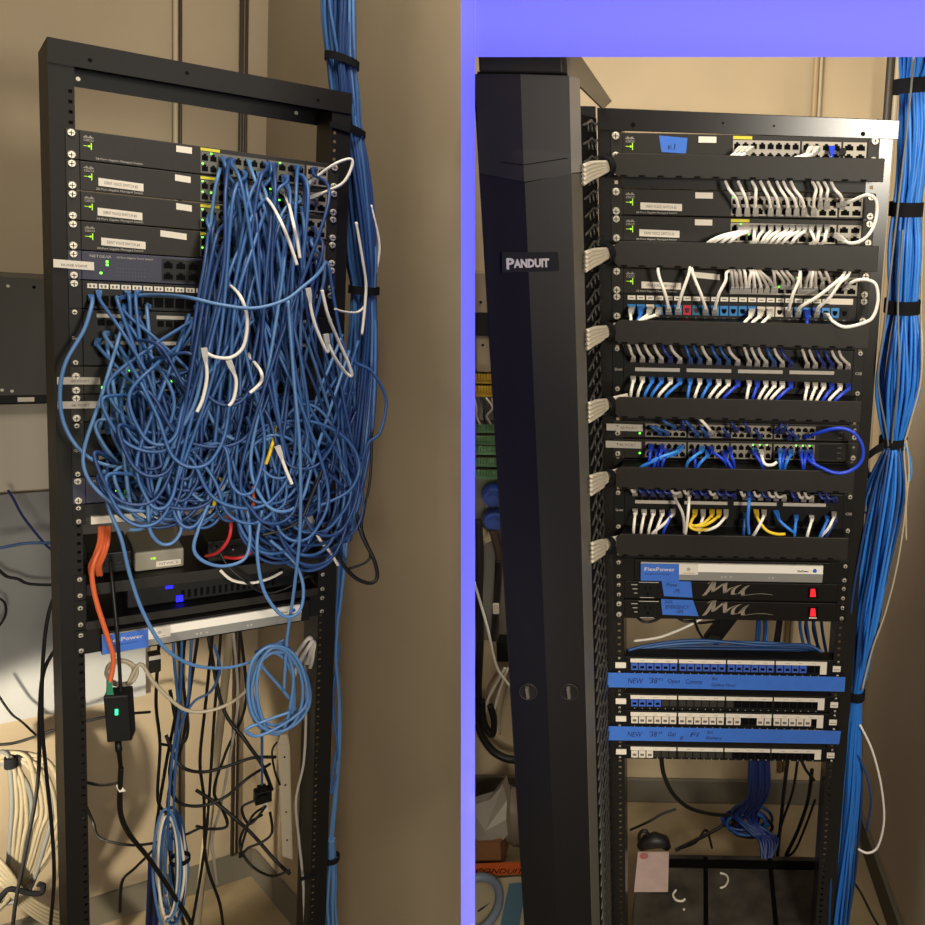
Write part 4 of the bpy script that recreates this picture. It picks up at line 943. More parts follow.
# comb fingers between cover and post
FM = mat('finger_black', (62, 60, 57), 0.35)
z = 0.02; i = 0
while z > FLOOR+0.1 and i < 72:
    mb = MB()
    xo = ex(0, -0.2635, z)[1]
    pts = [(xo-0.002, -0.014, z), (xo, -0.06, z-0.003), (xo, -0.11, z+0.003), (xo-0.002, -0.150, z-0.003), (xo-0.002, -0.196, z-0.006)]
    mb.tube(pts, [0.003, 0.0026, 0.0024, 0.0024, 0.002], 6)
    for yy in (-0.05, -0.10, -0.15): mb.tube([(xo-0.001, yy, z-0.002), (xo+0.001, yy-0.002, z-0.015)], 0.0018, 6)
    part('finger', mb, FM, t); z -= 0.0285; i += 1
mb = MB(); mb.hexa([(-0.2555,-0.205,FLOOR+0.03),(-0.2535,-0.205,FLOOR+0.03),(-0.2515,-0.0045,FLOOR+0.03),(-0.2535,-0.0045,FLOOR+0.03),(-0.2705,-0.205,0.03),(-0.2685,-0.205,0.03),(-0.2665,-0.0045,0.03),(-0.2685,-0.0045,0.03)]); part('dark_backing', mb, VOID, t)  # added dark sheet that blacks out the lit wall behind the fingers
# badge and knobs
def onc(x, y, d=0.0):       # picture point on the ridge-shaped cover front
    p = R.P(x, y, yb-0.006-d); return p
q = [onc(502, 272.5, 0.007), onc(558.5, 271, 0.007), onc(557, 252.5, 0.007), onc(502, 252, 0.007)]
mb = MB(); mb.slab(q, (0, 0.008, 0)); bd = part('badge', mb, BLK2, t, 'black badge with silver lettering')
rt = (q[1]-q[0]).normalized(); hgt = (q[3]-q[0]).length
S2 = mat('badge_silver', (206, 200, 186), 0.35, 0.4)
p0 = onc(506, 268, 0.0075)
part('lettering', text_mb('P', 0.0235, p0 + Vector((0,0,-0.0015)), right=rt, bold=0.0008, width=0.0125), S2, bd)
part('lettering', text_mb('ANDUIT', 0.0175, p0 + rt*0.0135 + Vector((0,0,0.0005)), right=rt, bold=0.0009, width=0.056), S2, bd)
for x in (528.5, 569.5):
    c = R.P(x, 690.5, yb-0.004); n_ = (0,-1,0)
    mb = MB(); mb.cyl(c, n_, 0.0172, 0.004, 24); k = part('latch_knob', mb, BLK, t)
    mb = MB(); ring = [c + Vector((0.0162*math.cos(a*0.2618), -0.0045, 0.0162*math.sin(a*0.2618))) for a in range(25)]; mb.tube(ring, 0.0011, 6, 0, False); part('rim', mb, GREYB, k)
    mb = MB(); mb.hexa([c+Vector(v) for v in ((-0.003,-0.004,-0.012),(0.004,-0.004,-0.012),(0.003,-0.012,-0.010),(-0.002,-0.012,-0.010),(-0.005,-0.004,0.012),(0.002,-0.004,0.012),(0.001,-0.012,0.010),(-0.004,-0.012,0.010))]); bev(part('grip', mb, mat('dull_grip', (86, 80, 70), 0.4), k), 0.001)

# --- horizontal cable managers
def manager(yt, yb_, xr, label, rear=None):
    Y = -0.055
    zt, zb = R.Z(yt, 617, Y), R.Z(yb_, 617, Y)
    t = thing(R, 'cable_manager', (0, -0.03, zb), label, 'cable manager')
    x0, x1 = -0.232, R.X(xr, yb_+8, Y)
    mb = MB(); r = 0.008
    mb.poly([(x0+r,Y,zb),(x1,Y,zb),(x1,Y,zt),(x0+r,Y,zt),(x0,Y,zt-r),(x0,Y,zb+r)], (0, 0.004, 0)); bev(part('cover', mb, GREYB, t), 0.001)
    mb = MB(); mb.box(x0+0.01, x1-0.004, Y+0.004, 0.0-0.0005, zt-0.006, zt-0.003); part('upper_fingers', mb, BLK2, t)
    mb = MB(); n = 14
    for i in range(n):
        a = x0+0.012+(x1-x0-0.02)*i/n; mb.box(a, a+0.011, Y-0.0006, Y, zb+0.001, zb+0.0042)
        mb.box(a+0.013, a+0.017, Y-0.001, Y, zb+0.001, zb+0.005, 1)
    part('hinge_row', mb, [VOID, GREYB], t)
    ra, rb = rear or (yt+1.5, yb_-0.5)
    mb = MB(); mb.box(-0.2205, 0.2205, -0.0045, 0.02, R.Z(rb, 622), R.Z(ra, 622)); part('back_plate', mb, BLK2, t)
    for s in (-1, 1):
        mb = MB(); mb.box(min(s*0.205, s*0.2415), max(s*0.205, s*0.2415), -0.0035, -0.0004, zb+0.004, zt-0.002); part('ear', mb, BLK, t)
    return t, zb, zt
for yt, y2, xr, lab, *rr in ((153, 177, 883, 'topmost black cable manager cover, below the switch with blue tape', (160.5, 187.5)),
    (241, 267, 877, 'second black cable manager cover, below the pair of switches'),
    (320, 344, 868, 'third black cable manager cover, below the row of colourful jacks', (321, 344.8)),
    (397, 418, 860, 'fourth black cable manager cover, above the two 48-port switches', (392, 419)),
    (467, 489, 853, 'fifth black cable manager cover, below the two 48-port switches', (458.5, 488.5)),
    (534, 556, 847, 'lowest black cable manager cover, above the silver power strip', (529, 556.5))): manager(yt, y2, xr, lab, *rr)

# --- switches
def zr(y): return R.Z(y, 622)
lR = [[(0,7)], [(1,0),(0,9)], [(1,1),(0,2)], [(1,0),(0,6)]]
t, z0, z1 = voice_switch(R, zr(132), UR, 'graphite switch at the top of the tidy rack with a square of blue tape', None, (-0.084, -0.052, 0.0), [])
mb = MB(); mb.slab([R.P(661.5, 152, -0.0045), R.P(686, 153.5, -0.0045), R.P(687.5, 138, -0.0045), R.P(659, 135.5, -0.0045)], (0,-0.0005,0)); o = part('tape_square', mb, TAPE, t, 'square of blue masking tape')
part('lettering', text_mb('v.1', 0.014, R.P(667, 149, -0.0054), shear=0.2), INKD, o)
voice_switch(R, zr(188), UR, 'upper graphite switch of the pair under the topmost cable manager', (-0.188, -0.112, 'DENT VOICE SWITCH #2', 0.02), (-0.088, -0.056, 0.0), lR[1], yl=False)
voice_switch(R, zr(188)-UR, UR, 'lower graphite switch of the pair under the topmost cable manager', (-0.190, -0.116, 'DENT VOICE SWITCH #3', 0.02), (-0.088, -0.056, 0.0), lR[2])
voice_switch(R, zr(267.5), UR, 'graphite switch just above the row of colourful jacks', (-0.186, -0.112, 'DENT VOICE SWITCH #4', 0.02), (-0.088, -0.040, 0.08), lR[3], yl=False)

# --- keystone panel with colourful jacks
zk = zr(292.5)
t, z0, z1 = chassis(R, 'patch_bay', zk, zk - zr(320), 'black keystone panel of 24 mixed jacks under the fourth switch', 'patch panel', BLK2, 1, 0.03)
kc = 'b b w b b b r t b b b b b b w w w W b b B b b k'.split()
KX = []
for i in range(24):
    x = -0.2045 + i*0.01745; KX.append(x)
    mb = MB(); mb.box(x-0.0073, x+0.0073, -0.0050, -0.0042, z1-0.0115, z1-0.0035)
    mb.box(x-0.004, x+0.004, -0.0053, -0.0049, z1-0.0085, z1-0.0068, 1); part('label_chip', mb, [PAPER, INK], t)
    m = {'b': JSKY, 'w': JW, 'W': JW, 'r': JR, 't': JT, 'B': JBL, 'k': BLK}[kc[i]]
    mb = MB(); zj = z0+0.0215
    mb.box(x-0.0075, x+0.0075, -0.0062, -0.0040, zj-0.009, zj+0.0095)
    mb.poly([(x-0.0045,-0.0066,zj+0.004),(x-0.0045,-0.0066,zj-0.001),(x-0.002,-0.0066,zj-0.005),(x+0.002,-0.0066,zj-0.005),(x+0.0045,-0.0066,zj-0.001),(x+0.0045,-0.0066,zj+0.004)][::-1], (0,0.0008,0), 1)
    part('jack', mb, [m, VOID if kc[i] not in 'rt' else mat('jack_shade', (60, 10, 24), 0.6)], t, {'r': 'red jack', 't': 'teal jack', 'W': 'white jack'}.get(kc[i]))
    lettering(t, str(i+1), x-0.002, z0+0.004, 0.0055, -0.0045, INKW)
for s in (-1, 1):
    for z in (zk-0.0075, z0+0.0075): screw(R, t, s*0.2325, z, -0.0035)
lettering(t, 'C6', -0.2395, z0+0.008, 0.008, -0.0036, INKW)
mb = MB(); mb.box(0.168, 0.212, -0.0058, -0.0048, z1-0.013, z1-0.002); part('wide_label', mb, PAPER, t)

# --- two double-height panels
zp1 = zr(345.5); up1 = (zp1 - zr(391))/2
patch(R, zp1, up1, 2, 'double-height black panel with grey cords above and white cords below, under the keystone panel', (0.5,), txt='Quest')
zp2 = zr(489.5); up2 = (zp2 - zr(528))/2
patch(R, zp2, up2, 2, 'double-height black panel with yellow cords, above the lowest cable manager', (0.72,), txt='Quest')

# --- 48-port switches
for yt, y2, lab, red in ((420, 437, 'upper of two 48-port switches with stickers on their ears', True), (438, 457.5, 'lower of two 48-port switches with stickers on their ears', False)):
    zt = zr(yt); U_ = zt - zr(y2)
    t, z0, z1 = chassis(R, 'network_switch', zt, U_, lab, 'network switch', GREYB)
    h = z1-z0; zc = z0 + (h*0.62 if red else h*0.72)
    mb = MB(); xa, xb = (-0.254, -0.183) if red else (-0.256, -0.186)
    mb.slab([(xa,-0.0056,zc-0.0065),(xb,-0.0056,zc-0.0075),(xb,-0.0056,zc+0.0065),(xa,-0.0056,zc+0.0075)], (0,-0.0005,0)); o = part('label_sticker', mb, GREYP, t, 'grey sticker across the ear')
    part('lettering', text_mb('48 PORT', 0.0075, ((xa+xb)/2+0.008,-0.0063,zc-0.003), align='CENTER', width=0.034), INK, o)
    lamp(t, -0.189, z0+h*0.28, -0.0042, GRN, 0.0016)
    for b in range(4):
        port_grid(t, -0.178+b*0.0845, -0.178+b*0.0845+0.080, z0+0.003, z1-0.004, 6, 2, -0.0042, SILV, lit=[(1, c) for c in (range(3, 6) if b > 1 and not red else [])])
    mb = MB(); mb.box(0.166, 0.212, -0.0052, -0.0042, z0+0.004, z1-0.004); part('module_bay', mb, BLK2, t)
    for i in range(3):
        lettering(t, '10G', 0.2, z0+0.006+i*0.011, 0.005, -0.0053, INK)
    for s in (-1, 1): screw(R, t, s*0.2325, z0+0.009, -0.0035, 0.0058); screw(R, t, s*0.2325, z1-0.009, -0.0035, 0.003)

# --- power gear
surge_bar(R, zr(557.5), 'silver power strip with a blue label below the lowest cable manager of the tidy rack', -0.186, 0.186, h=zr(557.5)-zr(578.5), fy=-0.012)
def conditioner(yt, y2, label, tape, lines, tx):
    zt = zr(yt); U_ = zt-zr(y2)
    t, z0, z1 = chassis(R, 'power_conditioner', zt, U_, label, 'power conditioner', BLK)
    y = -0.0042; zm = (z0+z1)/2
    mb = MB(); xa, xb = R.X(640, 590), R.X(656, 590)
    mb.box(xa, xb, y-0.0012, y, z0+0.004, z1-0.004); o = part('outlet', mb, BLK2, t)
    mb = MB(); xm = (xa+xb)/2
    mb.box(xm-0.006, xm-0.004, y-0.0016, y-0.001, zm+0.001, zm+0.009); mb.box(xm+0.004, xm+0.006, y-0.0016, y-0.001, zm+0.001, zm+0.008); mb.cyl((xm, y-0.0011, zm-0.008), (0,-1,0), 0.0028, 0.0005, 10)
    part('outlet_slots', mb, VOID, o)
    mb = MB(); mb.box(xa-0.002, xb+0.006, y-0.0006, y, z1-0.003, z1-0.0017); mb.box(xa, xb-0.004, y-0.0006, y, z0+0.002, z0+0.0032)
    for i in range(3): mb.box(xa-0.018+i*0.003, xa-0.005, y-0.0005, y, z1-0.009-i*0.0095, z1-0.0075-i*0.0095)
    part('print', mb, INKW, t)
    q = [R.P(*p, y-0.0006) for p in tape]; mb = MB(); mb.slab(q, (0,-0.0005,0)); o = part('tape_label', mb, TAPE, t, 'blue masking tape with handwriting')
    for i, (tt, xx, yy, wd) in enumerate(lines):
        part('lettering', text_mb(tt, 0.0115, R.P(xx, yy, y-0.0014), shear=0.25, width=wd), INKD, o)
    # brushed script initials
    mb = MB(); mm = INKW
    def stroke(pp, ws):
        P_ = [R.P(px_, yt + (py_)*(y2-yt)/18.0, y-0.0003) for px_, py_ in pp]; pl = spline(P_, 6)
        n = len(pl)
        for k in range(n-1):
            w0 = 0.95*(ws[0]+(ws[1]-ws[0])*k/(n-1)); w1 = 0.95*(ws[0]+(ws[1]-ws[0])*(k+1)/(n-1)); ux = Vector((1, 0, 0.3))
            mb.slab([pl[k]-ux*w0, pl[k]+ux*w0, pl[k+1]+ux*w1, pl[k+1]-ux*w1], (0,-0.0003,0))
    stroke([(704, 16), (709, 10), (714, 2.5)], (0.0045, 0.006)); stroke([(714, 2), (713.5, 8), (713, 12.5)], (0.005, 0.0035))
    stroke([(713, 12.5), (719, 7.5), (725, 3.5)], (0.0035, 0.0055)); stroke([(725, 3.5), (725, 9), (725, 13.5)], (0.005, 0.004))
    stroke([(725, 13.5), (731, 8.5), (740, 5.5)], (0.0035, 0.0045)); stroke([(740, 5.5), (734, 9.5), (733, 14.5), (739, 14)], (0.0045, 0.0035)); stroke([(739, 14), (744, 9), (748, 6)], (0.0035, 0.0045)); stroke([(748, 6), (743, 11), (743, 15.5)], (0.0045, 0.004))
    stroke([(743, 16), (752, 14.8), (762, 14.2), (773, 15.5)], (0.004, 0.0006)); stroke([(708, 4.2), (711, 2.2), (715, 2.4)], (0.0016, 0.0022))
    part('logo', mb, mat('logo_grey', (146, 134, 116), 0.6), t)
    c = R.P(813, (yt+y2)/2+3.5, y)
    mb = MB(); mb.box(c.x-0.0105, c.x+0.0105, y-0.001, y, zm-0.012, zm+0.012); sw = part('power_switch', mb, VOID, t)
    mb = MB(); mb.hexa([(c.x-0.006,y-0.001,zm-0.007),(c.x+0.006,y-0.001,zm-0.007),(c.x+0.006,y-0.004,zm-0.007),(c.x-0.006,y-0.004,zm-0.007),(c.x-0.005,y-0.001,zm+0.010),(c.x+0.004,y-0.001,zm+0.010),(c.x+0.004,y-0.0015,zm+0.010),(c.x-0.005,y-0.0015,zm+0.010)]); part('rocker', mb, REDL, sw, 'glowing red rocker')
    if yt > 590:
        mb = MB(); mb.box(c.x-0.008, c.x+0.008, y-0.0046, y-0.004, zm-0.0115, zm-0.009); part('rocker_base', mb, PAPER, sw)
    for s in (-1, 1):
        for z in (z0+0.009, z1-0.009): screw(R, t, s*0.2325, z, -0.0035, 0.0062 if (s < 0 and yt > 590) else 0.0045)
conditioner(579.5, 597.5, 'upper of two black power conditioners, tape marked in two short words', [(664, 596, ), (692.5, 597.5), (691, 581.5), (661.5, 580)], [('Phone', 666, 586.5, 0.022), ('UPS', 673, 592.5, 0.013)], 0)
conditioner(598.5, 617.5, 'lower of two black power conditioners, with the wider blue tape', [(662.5, 614.5), (698.5, 616), (693, 600), (661, 599)], [('DATA', 664.5, 603.5, 0.016), ('EMERGENCY', 665, 608.5, 0.05), ('UPS', 676, 613.2, 0.014)], 0)

# --- keystone panels at the bottom, and the long tapes between them
def keypanel(yt, y2, label, pat, ncol=24):
    zt = zr(yt); h = zt-zr(y2)
    t, z0, z1 = chassis(R, 'patch_bay', zt, h, label, 'patch panel', BLK2, 1, 0.03, gap=0.001)
    y = -0.0042
    for g in range(4):
        x0 = -0.2085 + g*0.1028
        mb = MB(); mb.box(x0, x0+0.0995, y-0.0008, y, z1-0.0125, z1-0.0035)
        for k in range(3): mb.box(x0+0.02+k*0.028, x0+0.03+k*0.028, y-0.001, y-0.0006, z1-0.009, z1-0.0078, 1)
        part('label_strip', mb, [PAPER, GREYP], t)
    for i in range(24):
        x = -0.2085 + 0.0085 + (i//6)*0.1028 + (i % 6)*0.0166; c = pat[i]; zj = z1-0.0215
        if c in 'bw':
            mb = MB(); mb.box(x-0.0072, x+0.0072, y-0.0022, y+0.001, zj-0.0085, zj+0.0078)
            mb.box(x-0.004, x+0.004, y-0.0026, y-0.002, zj-0.004, zj+0.0015, 1); part('jack', mb, [JBL if c == 'b' else JW, VOID if c == 'b' else INK], t, 'blue jack' if c == 'b' else 'white jack')
        else:
            mb = MB(); mb.box(x-0.0070, x+0.0070, y-0.0004, y+0.001, zj-0.0080, zj+0.0075); part('empty_opening', mb, VOID if c == '.' else mat('opening_shade', (46, 42, 34), 0.7), t)
        mb = MB(); mb.box(x-0.0008, x+0.0008, y-0.0004, y, z0+0.0015, z0+0.0035); part('tick_mark', mb, INKW, t)
    mb = MB(); mb.box(0.1945, 0.2085, y-0.001, y, z0+0.0065, z1-0.0035); part('end_label', mb, PAPER, t)
    for s in (-1, 1):
        mb = MB(); a = -0.2405 if s < 0 else 0.2215; mb.box(a, a+0.0165+(0.006 if s < 0 else 0), -0.0050, -0.0034, (z0+z1)/2-0.0065, (z0+z1)/2+0.0065)
        if s > 0: mb.box(a+0.002, a+0.015, -0.0054, -0.0049, (z0+z1)/2-0.002, (z0+z1)/2-0.0006, 1)
        part('ear_label', mb, [PAPER, INK], t); screw(R, t, s*0.2325, z1-0.0035, -0.0035, 0.0028); screw(R, t, s*0.2325, z0+0.0035, -0.0035, 0.0028)
keypanel(655.5, 672.5, 'keystone panel filled with blue jacks above the upper long blue tape', 'b'*22+'..')
keypanel(692, 708, 'keystone panel with only four blue jacks, just below the upper long blue tape', 'bbbb'+'o'*9+'.'*11)
keypanel(709, 726, 'keystone panel filled with white jacks just above the lower long blue tape', 'w'*13+'w..wwwwwww.'[:11])
keypanel(743.5, 757.5, 'lowest keystone panel with just three white jacks', 'www'+'o'*10+'.'*11)
Yt = -0.0085
def longtape(quad, label, words):
    q = [R.P(*p, Yt) for p in quad]; mb = MB(); mb.slab(q, (0,-0.0006,0))
    t = thing(R, 'masking_tape', (q[0]+q[1])/2, label, 'tape'); part('strip', mb, TAPE, t)
    for tt, x, y, sz, wd in words: part('lettering', text_mb(tt, sz, R.P(x, y, Yt-0.0009), right=(1,0,-0.015), shear=0.2, width=wd), INKD, t)
longtape([(607, 687), (844.5, 691.5), (845.5, 677), (606.5, 672.5)], 'upper long strip of blue masking tape with handwriting across the rack', [("NEW", 627.5, 683, 0.018, 0.032), ("'38", 648, 683, 0.018, 0.018), ("n", 658, 680.5, 0.012, 0.009), ("Open", 667, 683, 0.015, 0.026), ("Comms", 685, 683.5, 0.015, 0.035), ("Ent", 711.5, 680, 0.010, 0.012), ("Gallery Floor", 711, 686, 0.010, 0.052)])
longtape([(607, 740), (839, 744), (841, 731), (607, 726)], 'lower long strip of blue masking tape with handwriting across the rack', [("NEW", 627, 736.5, 0.018, 0.032), ("'38", 648.5, 736.5, 0.018, 0.016), ("n", 658, 734, 0.012, 0.008), ("Gal", 667, 736, 0.015, 0.018), ("g", 680, 738.5, 0.012, 0.008), ("Fl", 689, 736.5, 0.015, 0.020), ("Ent", 707, 733.5, 0.010, 0.012), ("Gallery", 705, 739, 0.010, 0.036)])
# ------------------------------------------------------------------ RIGHT BAY: patch cords
COLN = {id(CW): 'white', id(CG): 'grey', id(RB): 'bright blue', id(RB2): 'azure', id(RB3): 'royal blue', id(DB): 'navy', id(SB): 'steel blue', id(CY): 'yellow', id(CK): 'black', id(CLR): 'white'}
RR = 0.0031
COUNT = {}
def rowcord(px, m, where, pl=None, p1=None, r=RR, sub=7):
    k = (where, COLN[id(m)]); COUNT[k] = COUNT.get(k, 0)+1; n = COUNT[k]-1
    lab = NUM[n] + ' ' + COLN[id(m)] + ' cord from the left ' + where
    return cord(R, px, r, m, lab, 'network cable', 'cords ' + where, 'patch_lead', pl or m, p1, sub=sub, sides=8)
V = lambda v, y: (690+0.254*v, 40+0.254*y)
# top switch
w = 'plugged into the top switch'
for i, (a, b, c) in enumerate((((741, 149), (736, 153), (729, 158)), ((746, 149), (741, 153), (733, 158.5)), ((751, 149), (746, 153), (737, 159)))):
    rowcord([(*a, -0.016), (*b, -0.035), (*c, -0.04), (c[0]-8, c[1]+6, -0.03)], CW, w, CLR)
for i, x in enumerate((811, 817)):
    rowcord([(x, 149, -0.016), (x-4, 154, -0.035), (x-14, 157.5, -0.045), (x-24, 160, -0.04), (x-34, 166, -0.03)], CW, w, CLR)
rowcord([(832, 149, -0.016), (832, 155, -0.035), (831, 160, -0.04), (829, 168, -0.03)], RB3, w)
rowcord([(843, 151, -0.016), (841, 156, -0.035), (838, 162, -0.04), (836, 169, -0.03)], CK, w)
# pair of switches: upper row hangs from the manager above
w = 'in the upper switch of the pair'
for tx, bx in ((150, 192), (200, 226), (255, 259), (288, 318), (318, 350), (352, 388), (378, 420), (408, 450), (492, 488), (512, 515), (538, 540), (566, 600)):
    t_, b_ = V(tx, 572), V(bx, 682 if bx < 500 else 655)
    mx = t_[0]+(b_[0]-t_[0])*0.72
    rowcord([(b_[0], b_[1], -0.014), (b_[0]-0.5, b_[1]-7, -0.036), (mx, (t_[1]+b_[1])/2-1, -0.048), (t_[0]+1, t_[1]+4, -0.048), (t_[0]-3, t_[1]-4, -0.040)], CW, w, CLR)
w = 'in the lower switch of the pair'
for tx, bx in ((195, 80), (208, 100), (222, 130), (232, 160), (256, 250), (287, 262), (318, 285), (347, 300), (378, 322), (402, 345), (428, 370), (452, 405), (478, 488), (510, 500), (540, 528)):
    t_, b_ = V(tx, 738), V(bx, 792)
    rowcord([(t_[0], t_[1], -0.014), (t_[0]-0.5, t_[1]+4, -0.036), ((t_[0]*0.45+b_[0]*0.55), (t_[1]+b_[1])/2+1, -0.05), (b_[0], b_[1], -0.05), (b_[0]-6, b_[1]+6, -0.03)], CW, w, CLR)
cord(R, [(*V(590, 650), -0.02), (*V(640, 632), -0.05), (*V(700, 610), -0.07), (*V(735, 640), -0.07), (*V(728, 720), -0.07), (*V(690, 780), -0.07), (*V(630, 800), -0.06), (*V(580, 770), -0.03)], RR, CW, 'white cord looping over the right end of the pair of switches', 'network cable', None, 'network_cable', CLR, CLR, sub=9, sides=8)
# fourth switch: grey cords from above
w = 'in the switch above the colourful jacks'
G = lambda v, y: (735+0.1622*v, 255+0.1622*y)
for tx, bx in ((-22, -14), (0, 12), (30, 40), (60, 68), (98, 84), (112, 120), (128, 158), (146, 196), (160, 236), (238, 246), (258, 296), (290, 330), (322, 366), (402, 402), (462, 436), (478, 466), (496, 496), (520, 540), (560, 590)):
    t_, b_ = G(tx, 100), G(bx, 222 if bx not in (296, 330, 366, 540) else 195)
    m = CG if tx > 236 and tx < 400 or tx > 500 else rnd.choice((CW, CG))
    rowcord([(b_[0], b_[1], -0.014), (b_[0], b_[1]-5, -0.036), (t_[0]*0.4+b_[0]*0.6, (t_[1]+b_[1])/2-2, -0.05), (t_[0], t_[1]+1, -0.052), (t_[0]-3, t_[1]-5, -0.045)], m, w, CLR)
# keystone row
w = 'in the row of colourful jacks'
def jk(i): 
    return 622.0+ (KX[i]+0.2205)*(872-622)/0.449 if False else None
def J(i, dz=0.0):
    q = Vector((KX[i], -0.006, zr(309.5)+dz)); c = R.M @ q + R.t; return (F_PX*c.x/c.z+PPX, F_PX*c.y/c.z+PPY)
for i, m, dx in ((0, CW, -1), (2, CW, -13), (3, CW, -25), (13, CW, -9), (14, CW, -11), (15, CW, -10)):
    x, y = J(i); rowcord([(x, y-1, -0.016), (x-1+dx*0.1, y+4, -0.038), (x+dx*0.7, y+9, -0.05), (x+dx, y+13, -0.05), (x+dx*1.3, y+19, -0.04)], m, w, CW if i > 10 else CLR)
for i, m, dx in ((1, RB, -4), (19, RB3, 0)):
    x, y = J(i); rowcord([(x, y-1, -0.016), (x+dx*0.2, y+5, -0.038), (x+dx*0.8, y+11, -0.05), (x+dx, y+18, -0.04)], m, w)
for i, tx, ty in ((4, 658, 268), (5, 690, 266), (8, 692, 267), (9, 727, 272), (17, 800, 272)):
    x, y = J(i); up = -1 if tx < x else 1
    rowcord([(x, y+1, -0.016), (x-0.5*up*-1, y-5, -0.04), (x+(tx-x)*0.35, y-18, -0.055), (tx+(x-tx)*0.12, ty+9, -0.055), (tx, ty, -0.052), (tx+(2 if i != 9 else 8), ty-5 if i != 9 else ty, -0.047)] + ([(741, 281, -0.045)] if i == 9 else []), CW, w, CLR)
for i, tx, ty in ((18, 842, 277), (20, 847, 277)):
    x, y = J(i); rowcord([(x, y+1, -0.016), (x+2, y-6, -0.045), (x+(tx-x)*0.45, y-17, -0.06), (tx-7, ty+6, -0.06), (tx, ty, -0.055), (tx+3, ty-6, -0.045)], CW, w, CLR)
x, y = J(21)
cord(R, [(x, y+1, -0.016), (x+3, y+2, -0.045), (x+8, y+8, -0.06), (x+20, y+13, -0.07), (866, 322, -0.075), (874, 315, -0.075), (878, 300, -0.075), (876, 285, -0.075), (868, 280, -0.07), (858, 280, -0.065), (849, 284, -0.05), (845, 288, -0.02)], RR, CW, 'white cord making a big loop at the right end of the colourful jacks', 'network cable', None, 'network_cable', CLR, CLR, sub=9, sides=8)
# the two double panels
XG = [[630+9.3*i for i in range(6)], [687+9.5*i for i in range(6)], [746+8.3*i for i in range(6)], [804+8.2*i for i in range(6)]]
D_ = {'g': CG, 'd': DB, 's': SB, 'w': CW, 'b': RB, 'B': RB3, 'a': RB2, 'y': CY}
def panelrow(rows, y, dy, where, slope=0.035, up=False, lean=-8, xg=XG):
    for g, row in enumerate(rows):
        for i, c in enumerate(row):
            if c == '.': continue
            x = xg[g][i]+3; yy = y+(x-630)*slope; m = D_[c]
            L_ = lean*(0.2+0.2*i) if not up else -(3+1.1*(i % 3)+2*(i > 2))
            if up: px = [(x, yy, -0.014), (x, yy-3, -0.036), (x+L_*0.5, yy-dy*0.6, -0.045), (x+L_, yy-dy, -0.046), (x+L_-2, yy-dy-5, -0.04)]
            else: px = [(x, yy, -0.014), (x, yy+3, -0.036), (x+L_*0.45, yy+dy*0.55, -0.048), (x+L_, yy+dy, -0.05), (x+L_*1.2, yy+dy+6, -0.035)]
            rowcord(px, m, where, CG if c == 'g' else None)
panelrow(['ggggdg', 'ssgssg', 'gggsgd', 'ggddgg'], 359.5, 11, 'in the upper row of the grey-corded panel', up=True)
panelrow(['wwbbwb', 'bwbwwB', 'wBwwwB', 'wwwBwB'], 378.5, 15, 'in the lower row of the grey-corded panel', lean=-11)
XG2 = [[632+9.0*i for i in range(6)], [685+9.2*i for i in range(6)], [742+7.8*i for i in range(6)], [793+7.8*i for i in range(6)]]
panelrow(['gddddg', 'gddgdd', 'gdgdgg', 'dgg.dd'], 493.5, 3, 'in the upper row of the yellow-corded panel', up=True, xg=XG2)
panelrow(['wwwwB.', '......', 's.....', 'b.w.bd'], 511, 18, 'in the lower row of the yellow-corded panel', lean=-7, xg=XG2)
w = 'hanging across the yellow-corded panel'
def rc(px, m, pl=None): rowcord(px, m, w, pl)
rc([(673, 511, -0.014), (672, 515, -0.036), (664, 524, -0.05), (655, 531, -0.05), (650, 536, -0.04)], CW, CG)
rc([(674, 494, -0.014), (676, 500, -0.04), (682, 512, -0.055), (684, 523, -0.055), (684, 533, -0.045)], CG)
rc([(689, 493, -0.014), (689, 499, -0.04), (688, 515, -0.055), (686, 530, -0.05), (685, 536, -0.04)], CW, CG)
rc([(695, 512, -0.014), (694, 516, -0.036), (691, 522, -0.05), (690, 527, -0.055), (698, 530, -0.055), (710, 529, -0.055)], CY)
rc([(712, 512, -0.014), (711, 516, -0.036), (704, 523, -0.052), (694, 526, -0.055), (690, 523, -0.05)], CY)
rc([(719, 512, -0.014), (718, 516, -0.036), (711, 522, -0.055), (702, 526, -0.058), (694, 526, -0.055)], CY)
rc([(703, 512, -0.014), (703, 517, -0.036), (701, 524, -0.05), (699, 533, -0.04)], CW, CG)
rc([(726, 512, -0.014), (725, 517, -0.036), (717, 526, -0.055), (706, 530, -0.055), (696, 528, -0.05)], CW, CG)
rc([(756, 512, -0.014), (758, 519, -0.045), (766, 530, -0.055), (776, 534, -0.055), (785, 534, -0.05)], CY)
rc([(764, 512, -0.014), (763, 518, -0.045), (757, 530, -0.055), (753, 536, -0.045)], CW, CG)
rc([(750, 490, -0.02), (749, 503, -0.05), (748, 520, -0.055), (749, 534, -0.05)], RB)
rc([(834, 514, -0.014), (833, 519, -0.045), (828, 529, -0.055), (820, 537, -0.045)], CW, CG)
rc([(776, 513, -0.014), (780, 521, -0.045), (789, 529, -0.055), (793, 532, -0.05)], RB)
